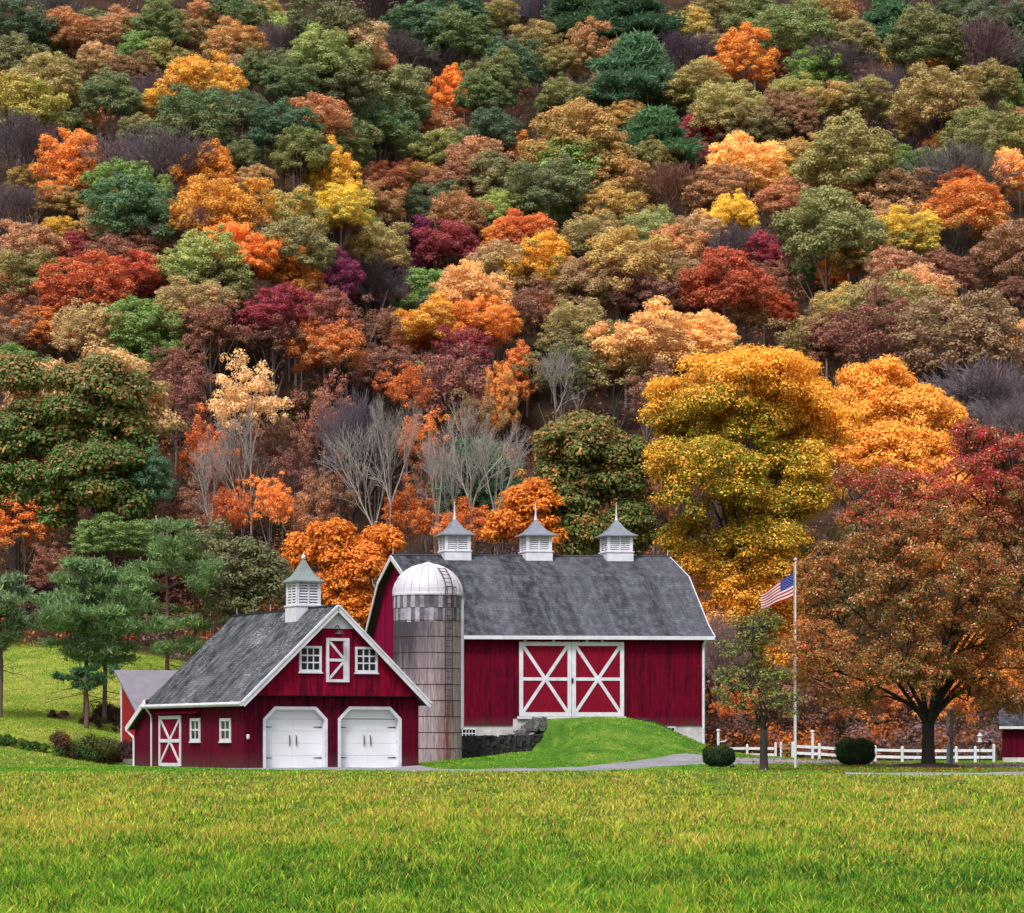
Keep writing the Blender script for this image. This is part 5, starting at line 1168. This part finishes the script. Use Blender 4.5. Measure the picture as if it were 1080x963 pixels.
big_tree('oak_tree', 'tan-topped green oak leaning out of the left edge of the picture', 'tree', (14, 180),
         [(15, 460, 90, 90, 0), (30, 510, 90, 70, 0), (10, 400, 70, 60, 0), (-20, 480, 70, 120, 0)], 170, 210, .125, c_oak2, .3, 6, 7, (.55, 1.05), (52, 46, 44), seed=27, lobes=(18, 1.3, 2.2))
def c_org(p, cn, r):
    n = r.random(len(p)); return mixw(((226, 132, 40), .9 + .3 * np.clip(cn, 0, 1)), ((240, 164, 70), .4 * (n > .6)), ((176, 92, 44), .4 + .2 * n))
big_tree('maple_tree', 'glowing orange young maple between the garage cupola and the barn gable', 'tree', (372, 170),
         [(375, 600, 70, 70, 0), (350, 575, 60, 60, 0), (395, 575, 50, 60, 1), (380, 640, 60, 50, 0), (320, 585, 50, 60, 2), (345, 620, 60, 50, 1)], 260, 150, .11, c_org, .2, 4, 9, (.4, .75), (60, 52, 48), seed=28, lobes=(38, .9, 1.6))
big_tree('maple_tree', 'orange maple showing between the left and middle barn cupolas', 'tree', (556, 172),
         [(560, 530, 60, 70, 0), (535, 560, 60, 50, 0), (575, 560, 50, 50, 0)], 90, 150, .115, c_org, .2, 5, 7, (.4, .75), (60, 52, 48), seed=29, lobes=(12, .9, 1.5))
# pines and brush on the meadow
def near_pine(label, px, Y, pytop, pylow, wpx, seed, skip=.12, twin=None, off=0, tone=(86, 122, 84), prof=None, nee=210, cat='tree', z_low=None, whorls=7, per=4):
    global rng
    x = (px - CX) * Y / F; z = tz(x, Y) - .1
    e = tag(empty('pine_tree', (x, Y, z)), label, cat)
    zt_ = CZ + (HZ - pytop) * Y / F - z; zl_ = CZ + (HZ - pylow) * Y / F - z; r = wpx / 2 * Y / F
    V, Q, S_ = needle_boughs(zl_, zt_, r, whorls, per, nee, .24, -.05, seed, prof=prof or (lambda t: (.5 if t < .22 else .62) + (0 if t < .22 else .4) * math.sin(min(1, t * 1.3) * 2.4) - .62 * max(0, t - .55) / .45), skip=skip, w_=.09, up=1.0, wz=.42, ncf=3)
    n = len(Q); cl = np.array(lin(tone)) * KA
    lumv = np.exp(rng.normal(size=n) * .28); ye = rng.random(n)
    c = cl[None] * lumv[:, None] * np.where(ye[:, None] > .8, np.array([[1.5, 1.25, .8]]), 1.0)
    link('boughs', npmesh('needles', V, Q, M['leafc'], cols={'col': np.repeat(c, 4, 0)}), e)
    mb = MB(); tr = .125
    mb.tube([(0, 0, 0), (.0, 0, .2), (.06, 0, zt_ * .4), (-.04, 0, zt_ * .75), (0, 0, zt_ * .98)], [tr * 1.3, tr, tr * .85, tr * .5, .02], 10); tk = mb.build('trunk', M['bark'], e, smooth=True); tk.color = (*lina((84, 62, 58)), 1)
    for s in S_[:30]:
        pass
    # dead lower boughs
    ds = []; rng = np.random.default_rng(seed + 5)
    for k in range(7 if wpx > 70 else 0):
        h = zl_ * rng.uniform(.45, 1.0); a = rng.uniform(0, 6.28); L_ = r * rng.uniform(.4, .95); q = np.array([0, 0, h])
        for s in range(4):
            q2 = q + np.array([math.cos(a) * L_ / 4, math.sin(a) * L_ / 4, -.04 * L_ + rng.normal() * .06]); ds.append((*q, *q2, .03 - .006 * s, .024 - .006 * s)); a += rng.normal() * .2
            for _ in range(2): t = unit(rng.normal(size=3) + np.array([math.cos(a), math.sin(a), 0])) * .5; ds.append((*q2, *(q2 + t), .01, .004))
            q = q2
    d_ = link('branch', prisms(S_ + ds, M['bark'], 'pine_branches'), tk); d_.color = (*lina((88, 76, 70)), 1)
    trees.append([e, px, None, None, None, None, 'big', Y]); return e
near_pine('blue green pine with a red-brown trunk, left of the twin pines on the meadow', 90, 143.5, 592, 704, 126, 31, tone=(124, 154, 108))
near_pine('pine with a dark trunk, right of the twin pair, standing in brown brush', 110, 144.2, 604, 706, 112, 32, tone=(118, 148, 100))
near_pine('tall airy green pine with bare lower trunk behind the red tin-roofed shed', 176, 161, 546, 696, 132, 33, skip=.22, tone=(116, 144, 98))
near_pine('grey green pine drooping in from the left edge of the picture', 0, 140, 612, 690, 88, 34, skip=.1, tone=(124, 148, 112), nee=230)
near_pine('small low dark green pine sapling at the foot of the twin pines', 91, 141.2, 704, 730, 60, 35, tone=(70, 108, 78), nee=60, skip=.25, whorls=3, per=6)
near_pine('slender thin-crowned pine beside the grey olive thicket left of the garage cupola', 205, 165, 560, 690, 74, 36, skip=.35, tone=(120, 138, 92))
def c_thk(p, cn, r):
    n = r.random(len(p)); return mixw(((120, 116, 80), .8 + 0 * n), ((140, 120, 100), .5 * (n > .5)), ((96, 110, 64), .4 + .2 * np.clip(cn, 0, 1)))
big_tree('thicket_tree', 'grey olive feathery tree with many thin stems behind the garage roof', 'tree', (248, 166), [(250, 600, 80, 80, 0), (225, 580, 60, 60, 1), (275, 610, 60, 80, 0), (240, 640, 70, 50, 0)], 120, 150, .1, c_thk, .14, 3.2, 14, (.4, .75), (92, 82, 76), seed=37)
def shrub(label, px, pyb, wpx, hpx, Y, cols_, seed, n=9000, twig=True):
    global rng
    rng = np.random.default_rng(seed); x = (px - CX) * Y / F; z = tz(x, Y); r = wpx / 2 * Y / F; h = hpx * Y / F
    e = tag(empty('wild_shrub', (x, Y, z)), label, 'shrub', 'wild shrubs along the meadow bank')
    Ps, Ns, Cs = [], [], []
    for k in range(26):
        c = np.array([rng.uniform(-.85, .85) * r, rng.uniform(-.5, .5) * r * .6, h * rng.uniform(.15, .7)]); P, Nn = clump_leaves(c, h * rng.uniform(.25, .42), n // 26, .8); Ps.append(P); Ns.append(Nn)
        Cs.append(np.repeat(np.array(lin(cols_[rng.integers(len(cols_))]))[None], len(P), 0))
    P = np.concatenate(Ps); P[:, 2] = np.maximum(P[:, 2], .02); P[:, 2] += np.array([tz(x + a, Y + b) - z for a, b in P[:, :2]])
    V, Q = leaf_quads(P, np.concatenate(Ns), rng.uniform(.03, .07, len(P)), .5)
    link('foliage', npmesh('shrub_leaves', V, Q, M['leafc'], cols={'col': np.repeat(np.concatenate(Cs) * KA * np.exp(rng.normal(size=(len(P), 1)) * .3), 4, 0)}), e)
    S_ = []
    for k in range(60): a = np.array([rng.uniform(-.8, .8) * r, rng.uniform(-.3, .3) * r, 0]); a[2] = tz(x + a[0], Y + a[1]) - z; d = unit(np.array([rng.normal() * .5, rng.normal() * .5, 1.])); S_.append((*a, *(a + d * h * rng.uniform(.6, 1.1)), .012, .004))
    s_ = link('stem', prisms(S_, M['bark'], 'shrub_stems'), e); s_.color = (*lina((100, 70, 62)), 1)
G1, G2, B1, B2, B3 = (58, 92, 36), (92, 110, 40), (88, 56, 44), (70, 46, 42), (120, 78, 48)
shrub('dark green and brown wild shrub on the bank left of the red tin-roofed shed', 88, 786, 64, 30, 130.5, (G1, G1, B1, B2, B3), 41)
shrub('reddish brown brush at the bottom of the red tin-roofed shed', 128, 790, 40, 24, 131.5, (B1, B2, B2, (112, 84, 80)), 42)
shrub('bright green weedy clump at the left end of the bank', 22, 778, 70, 12, 131, (G1, G2, (60, 120, 40)), 43)
shrub('brown dead brush around the twin pine trunks', 96, 752, 120, 9, 143, (B1, B2, B1, (110, 76, 62)), 44, 7000)
shrub('brown tangle of brush right of the twin pines beside the red shed roof', 118, 738, 40, 22, 145, (B2, B1, (100, 74, 66)), 46, 6000)

# ------------------------------------------------------------------ brush under the woods, one mass
rng = np.random.default_rng(51)
Ps, Ns, Cs = [], [], []
bc = [np.array(lin(c)) for c in ((120, 78, 62), (150, 88, 54), (112, 88, 96), (190, 108, 52), (104, 72, 62), (120, 112, 70), (140, 112, 118))]
for k in range(5600):
    if k < 1500: Y = rng.uniform(166, 196)
    else: Y = 172 + 175 * rng.random()
    half = Y * .2 + 6; X = rng.uniform(-half, half); zone = 175 if X < -8 else (160 if X > 10.5 else 169)
    if Y < zone: continue
    s = rng.uniform(.6, 1.8); c = np.array([X, Y, tz(X, Y) + (rng.uniform(.1, 2.4) if k > 1500 or Y < zone + 3 else rng.uniform(.2, 4.8))])
    P, Nn = clump_leaves(c, s, 56, .9); Ps.append(P); Ns.append(Nn); Cs.append(np.repeat(bc[rng.integers(len(bc))][None], len(P), 0))
for k in range(160):        # behind the white fence
    X = rng.uniform(11.6, 32); Y = rng.uniform(152, 163); s = rng.uniform(.35, .9); c = np.array([X, Y, tz(X, Y) + rng.uniform(.1, 1.5)])
    P, Nn = clump_leaves(c, s, 90, .9); Ps.append(P); Ns.append(Nn); Cs.append(np.repeat(bc[rng.choice([0, 1, 3, 4, 6])][None], len(P), 0))
P = np.concatenate(Ps); V, Q = leaf_quads(P, np.concatenate(Ns), rng.uniform(.08, .17, len(P)), .5)
o = link('undergrowth', npmesh('undergrowth', V, Q, M['leafc'], cols={'col': np.repeat(np.concatenate(Cs) * KA * np.exp(rng.normal(size=(len(P), 1)) * .25), 4, 0)}))
tag(o, 'brown and purple undergrowth and fallen leaves beneath the hillside trees', 'undergrowth', kind='stuff')

# ------------------------------------------------------------------ the wood goes on past both sides and over the top
rng = np.random.default_rng(71)
Ps, Ns, Cs, S_, spots = [], [], [], [], []
keys = ['gr', 'ol', 'dg', 'gd', 'tn', 'br', 'ru', 'or', 'mr', 'ol', 'gr', 'yl', 'pk']
for k in range(9000):
    Y = rng.uniform(174, 410); X = rng.uniform(-.36, .36) * Y
    if abs(X) / Y < .192 and Y < 352: continue
    if Y < (177 if X < 0 else 168): continue
    if any((X - a) ** 2 + (Y - b) ** 2 < 60 for a, b in spots): continue
    spots.append((X, Y)); z = tz(X, Y); w_ = rng.uniform(3.6, 5.6); hc = rng.uniform(6, 9.5); key = keys[rng.integers(len(keys))]; c1, c2 = np.array(lina(PAL[key][1])), np.array(lina(PAL[key][2]))
    S_.append((X, Y, z - .3, X, Y, z + hc, .2, .08))
    for j in range(26):
        d = unit(rng.normal(size=3) + np.array([0, 0, .3])); c = np.array([X, Y, z + hc]) + d * w_ * rng.uniform(.45, .85) * np.array([1, 1, .9]); P, Nn = clump_leaves(c, w_ * rng.uniform(.2, .34), 34)
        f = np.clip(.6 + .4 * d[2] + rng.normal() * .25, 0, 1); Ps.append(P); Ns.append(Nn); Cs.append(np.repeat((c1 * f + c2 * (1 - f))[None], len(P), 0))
P = np.concatenate(Ps); V, Q = leaf_quads(P, np.concatenate(Ns), rng.uniform(.14, .26, len(P)), .7)
o = link('surrounding_woods', npmesh('surrounding_woods', V, Q, M['leafc'], cols={'col': np.repeat(np.concatenate(Cs) * np.exp(rng.normal(size=(len(P), 1)) * .2), 4, 0)}))
tag(o, 'autumn woods continuing past both sides and over the top of the hill', 'woods', kind='stuff')
tk = link('trunk', prisms(np.array(S_), M['bark'], 'wood_trunks'), o); tk.color = (*lina((96, 84, 78)), 1); tk['kind'] = 'stuff'

# ------------------------------------------------------------------ grass
def grass(name, label, X, Y, hgt, wid, cols_, wts, patch=None):
    n = len(X); Z = terr(X, Y) - .01
    a = rng.uniform(0, 6.28, n); ln = rng.uniform(.1, 1.1, n) * hgt; b = rng.uniform(0, 6.28, n)
    p = np.stack([X, Y, Z], -1); t = np.stack([np.cos(a), np.sin(a), 0 * a], -1) * wid[:, None]
    m_ = p + np.stack([np.cos(b) * ln * .35, np.sin(b) * ln * .35, hgt * .6], -1); tip = p + np.stack([np.cos(b) * ln, np.sin(b) * ln, hgt], -1)
    V = np.stack([p - t, p + t, m_ + t * .8, m_ - t * .8, tip + t * .15, tip - t * .15], 1).reshape(-1, 3)
    i = np.arange(n)[:, None] * 6; Q = np.concatenate([i + np.array([[0, 1, 2, 3]]), i + np.array([[3, 2, 4, 5]])])
    pal = np.array([lin(c) for c in cols_]) * KA
    W_ = np.array(wts)[None] * (patch if patch is not None else 1); W_ = W_ / W_.sum(1, keepdims=True); r = rng.random(n)
    k = (np.cumsum(W_, 1) < r[:, None]).sum(1).clip(0, len(pal) - 1)
    c = pal[k] * np.exp(rng.normal(size=(n, 1)) * .26)
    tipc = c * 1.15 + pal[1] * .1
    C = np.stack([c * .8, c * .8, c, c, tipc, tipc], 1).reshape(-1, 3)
    o = link(name, npmesh(name, V, Q, M['leafc'], cols={'col': C})); return tag(o, label, 'grass', kind='stuff')
rng = np.random.default_rng(61)
def ground_sample(n, py0, py1, yfun):
    py = rng.uniform(py0, py1, n); Y = np.full(n, 60.0)
    for _ in range(12): zz_ = -.6 * (1 - np.clip((Y - 40) / 72, 0, 1)); Y = (CZ - zz_) * F / (py - HZ)
    X = rng.uniform(-.205, .205, n) * Y; k = yfun(X, Y); return X[k], Y[k]
X, Y = ground_sample(360000, 813, 1010, lambda X, Y: Y < field_edge(X))
def pn(X, Y, s): return np.sin(X * s * 1.3 + 2 * np.sin(Y * s * .31)) * np.sin(Y * s * .37 + 1.5 * np.sin(X * s * .9 + 1)) + .5 * np.sin(X * s * 3.1 + Y * s * .8) * np.sin(Y * s * 1.1 - X * s * 1.7)
q = pn(X, Y, .8); q2 = pn(X + 40, Y, 2.2); far = sm((Y - 34) / 26)
patch = np.stack([np.clip(1.3 - .45 * far - .7 * q, .25, 3), .5 + .8 * far + 0 * q, np.clip(.2 + .6 * far * (1 + 1.3 * q), .03, 3), np.clip(.08 + .34 * sm((Y - 38) / 12) * (1 - .5 * sm((Y - 80) / 20)) * (1 + q2), .02, 2), np.clip(1.3 - 1.0 * far - 1.1 * q2 - .6 * q, .08, 3) + 2.6 * np.exp(-((Y - 33.5 - 1.2 * q) / 2.2) ** 2) * np.clip(.6 + q, 0, 2) + .9 * np.clip(pn(X + 9, Y * 1.3, .35) - .5, 0, 1)], -1)
hgt = rng.uniform(.05, .15, len(X)) * (1 + .5 * q2) * np.clip(1.15 - Y / 250, .7, 1.1); hgt = np.clip(hgt, .03, .26)
grass('field_grass', 'rough yellow green field grass with tan tips filling the foreground', X, Y, hgt, np.maximum(.006, Y * .00018) * rng.uniform(.7, 1.3, len(X)),
      ((104, 158, 38), (176, 190, 54), (200, 184, 82), (200, 142, 84), (48, 98, 28)), (1, 1, 1, 1, 1), patch)
n = 90000; Y = rng.uniform(105, 150, n); X = rng.uniform(-26, 30, n)
inb = ((X + 11.09) * .883 + (Y - 118) * .469 > -.1) & ((X + 11.09) * .883 + (Y - 118) * .469 < 8.05) & (-(X + 11.09) * .469 + (Y - 118) * .883 > -.05) & (-(X + 11.09) * .469 + (Y - 118) * .883 < 13.2)
drv = np.zeros(n, bool)
rowsD = np.array([(-11.6, 115.2, 119), (-10, 114, 120.5), (-4, 110.5, 122.5), (-3, 110, 113.5), (1, 110, 115), (2.6, 110.3, 118), (4.2, 112.5, 122.5), (6, 118.5, 125.5), (8, 122, 129), (12, 123.5, 130), (16, 124, 130), (18, 124, 130), (20, 120.5, 128), (22.5, 114, 127), (26, 113, 118)])
je = rng.normal(size=n) * .45; drv = (X > -11.6) & (X < 26) & (Y > np.interp(X, rowsD[:, 0], rowsD[:, 1]) + np.abs(je)) & (Y < np.interp(X, rowsD[:, 0], rowsD[:, 2]) - np.abs(je))
drv |= (X > 12.2) & (Y > 103) & (Y < 106.3)
k = (Y > field_edge(X)) & ~inb & ~drv & ~((Y > 148.9 + .087 * (X + 4.3)) & (X > -5)); X, Y = X[k], Y[k]; q = pn(X, Y, .5)
grass('lawn_grass', 'short bright green lawn grass around the barns and on the bank', X, Y, rng.uniform(.03, .075, len(X)), rng.uniform(.012, .022, len(X)), ((92, 158, 36), (140, 172, 44), (176, 174, 70), (66, 124, 34)), (1, 1, 1, 1),
      np.stack([1.3 + 0 * q, np.clip(.5 + .6 * q, .05, 2), np.clip(.15 + .5 * q, .0, 2), .4 + 0 * q], -1))
n = 70000; Y = rng.uniform(124, 178, n); X = -Y * rng.uniform(.105, .2, n); k = (X < -15.5) & ~((Y < 132) & (X > -18.5)); X, Y = X[k], Y[k]; q = pn(X, Y, .35)
grass('meadow_grass', 'sloping yellow green meadow grass under the pines', X, Y, rng.uniform(.03, .09, len(X)), rng.uniform(.012, .024, len(X)), ((126, 154, 50), (170, 174, 66), (204, 176, 104), (92, 128, 46)), (1, 1, 1, 1),
      np.stack([1.0 + 0 * q, .8 + .3 * q, np.clip(.4 + .9 * q, .0, 2), np.clip(.6 - .7 * q, .05, 2)], -1))
# fallen leaves
n = 5200; X = rng.normal(17, 5.5, n); Y = rng.uniform(106, 133, n); k = (X > 8) & (X < 30); X, Y = X[k], Y[k]
P = np.stack([X, Y, terr(X, Y) + .05], -1); V, Q = leaf_quads(P, rng.normal(size=P.shape) * .4 + np.array([0, 0, 1]), rng.uniform(.035, .065, len(P)))
pal = np.array([lin(c) for c in ((150, 84, 44), (120, 66, 40), (190, 140, 70), (140, 54, 44))])
o = link('fallen_leaves', npmesh('fallen_leaves', V, Q, M['leafc'], cols={'col': np.repeat(pal[rng.integers(0, 4, len(P))], 4, 0)})); tag(o, 'fallen brown and orange leaves scattered over the lawn under the red maple', 'fallen leaves', kind='stuff')
# mulch ring under the red maple
x, Y0 = (979 - CX) * 119.5 / F, 119.5; V_ = [(x, Y0, tz(x, Y0) + .2)]; nseg = 40
for r_, h in ((.5, .2), (1.1, .14), (1.7, .03), (1.85, -.05)):
    for k in range(nseg): a = 2 * math.pi * k / nseg; rr_ = r_ * (1 + .08 * math.sin(3 * a) + .04 * random.gauss(0, 1)); X_, Y__ = x + rr_ * math.cos(a), Y0 + rr_ * math.sin(a); V_.append((X_, Y__, tz(X_, Y__) + h))
F_ = [(0, 1 + k, 1 + (k + 1) % nseg) for k in range(nseg)] + [(1 + j * nseg + k, 1 + (j + 1) * nseg + k, 1 + (j + 1) * nseg + (k + 1) % nseg, 1 + j * nseg + (k + 1) % nseg) for j in range(3) for k in range(nseg)]
o = link('mulch_ring', npmesh('mulch_ring', V_, F_, M['mulch'], smooth=True)); tag(o, 'low brown mulch mound around the foot of the red maple', 'mulch', kind='stuff')

# ------------------------------------------------------------------ labels that single out each hillside tree
LM = [(0, 'at the left edge'), (60, 'above the twin pines'), (135, 'above the tin-roofed shed'), (190, 'above the tall airy pine'), (250, 'above the garage roof'), (320, 'above the garage cupola'), (372, 'above the young orange maple'), (450, 'above the silo'), (479, 'above the left barn cupola'), (522, 'between left and middle barn cupolas'), (565, 'above the middle barn cupola'), (608, 'between middle and right barn cupolas'), (650, 'above the right barn cupola'), (712, 'above the right barn ridge end'), (780, 'above the golden maple'), (839, 'above the flagpole'), (902, 'above the larger round bush'), (945, 'above the paler yellow maple'), (985, 'above the red maple trunk'), (1040, 'above the right shed'), (1080, 'at the right edge')]
BAND = [(35, 'at the top of the hill'), (80, 'near the hilltop'), (125, 'high on the hill'), (175, 'in the upper hill'), (225, 'above mid hill'), (275, 'in the middle of the hill'), (325, 'below mid hill'), (375, 'low on the hill'), (440, 'near the foot'), (2000, 'at the forest foot')]
small = [t for t in trees if t[6] != 'big']
def tree_label(t, lvl):
    e, px, py, w_, h_, key, ty, Y = t
    sz_ = 'small' if w_ < 37 else ('large' if w_ > 69 else ''); noun = 'pine' if ty == 'p' else 'tree'
    a = ' '.join(x for x in (sz_, PAL[key][0], KIND[ty][1], noun) if x)
    b = next(s for v, s in BAND if py < v); c = min(LM, key=lambda l: abs(l[0] - px))[1]
    nb = sorted(((math.hypot(px - u[1], (py - u[2]) * 1.4), u) for u in small if u is not t and u[5] != key), key=lambda q: q[0])
    u = nb[lvl - 1][1] if lvl else None
    if lvl == 0: return f'{a} {b}, {c}'
    dx, dy = px - u[1], py - u[2]; rel = ('right of' if dx > 0 else 'left of') if abs(dx) > abs(dy) * 1.2 else ('below' if dy > 0 else 'above')
    an = 'an' if PAL[u[5]][0][0] in 'aeiou' else 'a'
    return f'{a}, {rel} {an} {PAL[u[5]][0]} {"pine" if u[6] == "p" else "tree"}, {c}'
used = set()
for t in small:
    for lvl in range(0, 12):
        s = tree_label(t, lvl)
        if s not in used and len(s.split()) <= 16: break
    used.add(s); tag(t[0], s, 'tree', 'trees on the wooded hillside')
print('hill trees', n_hill, 'all small', len(small))
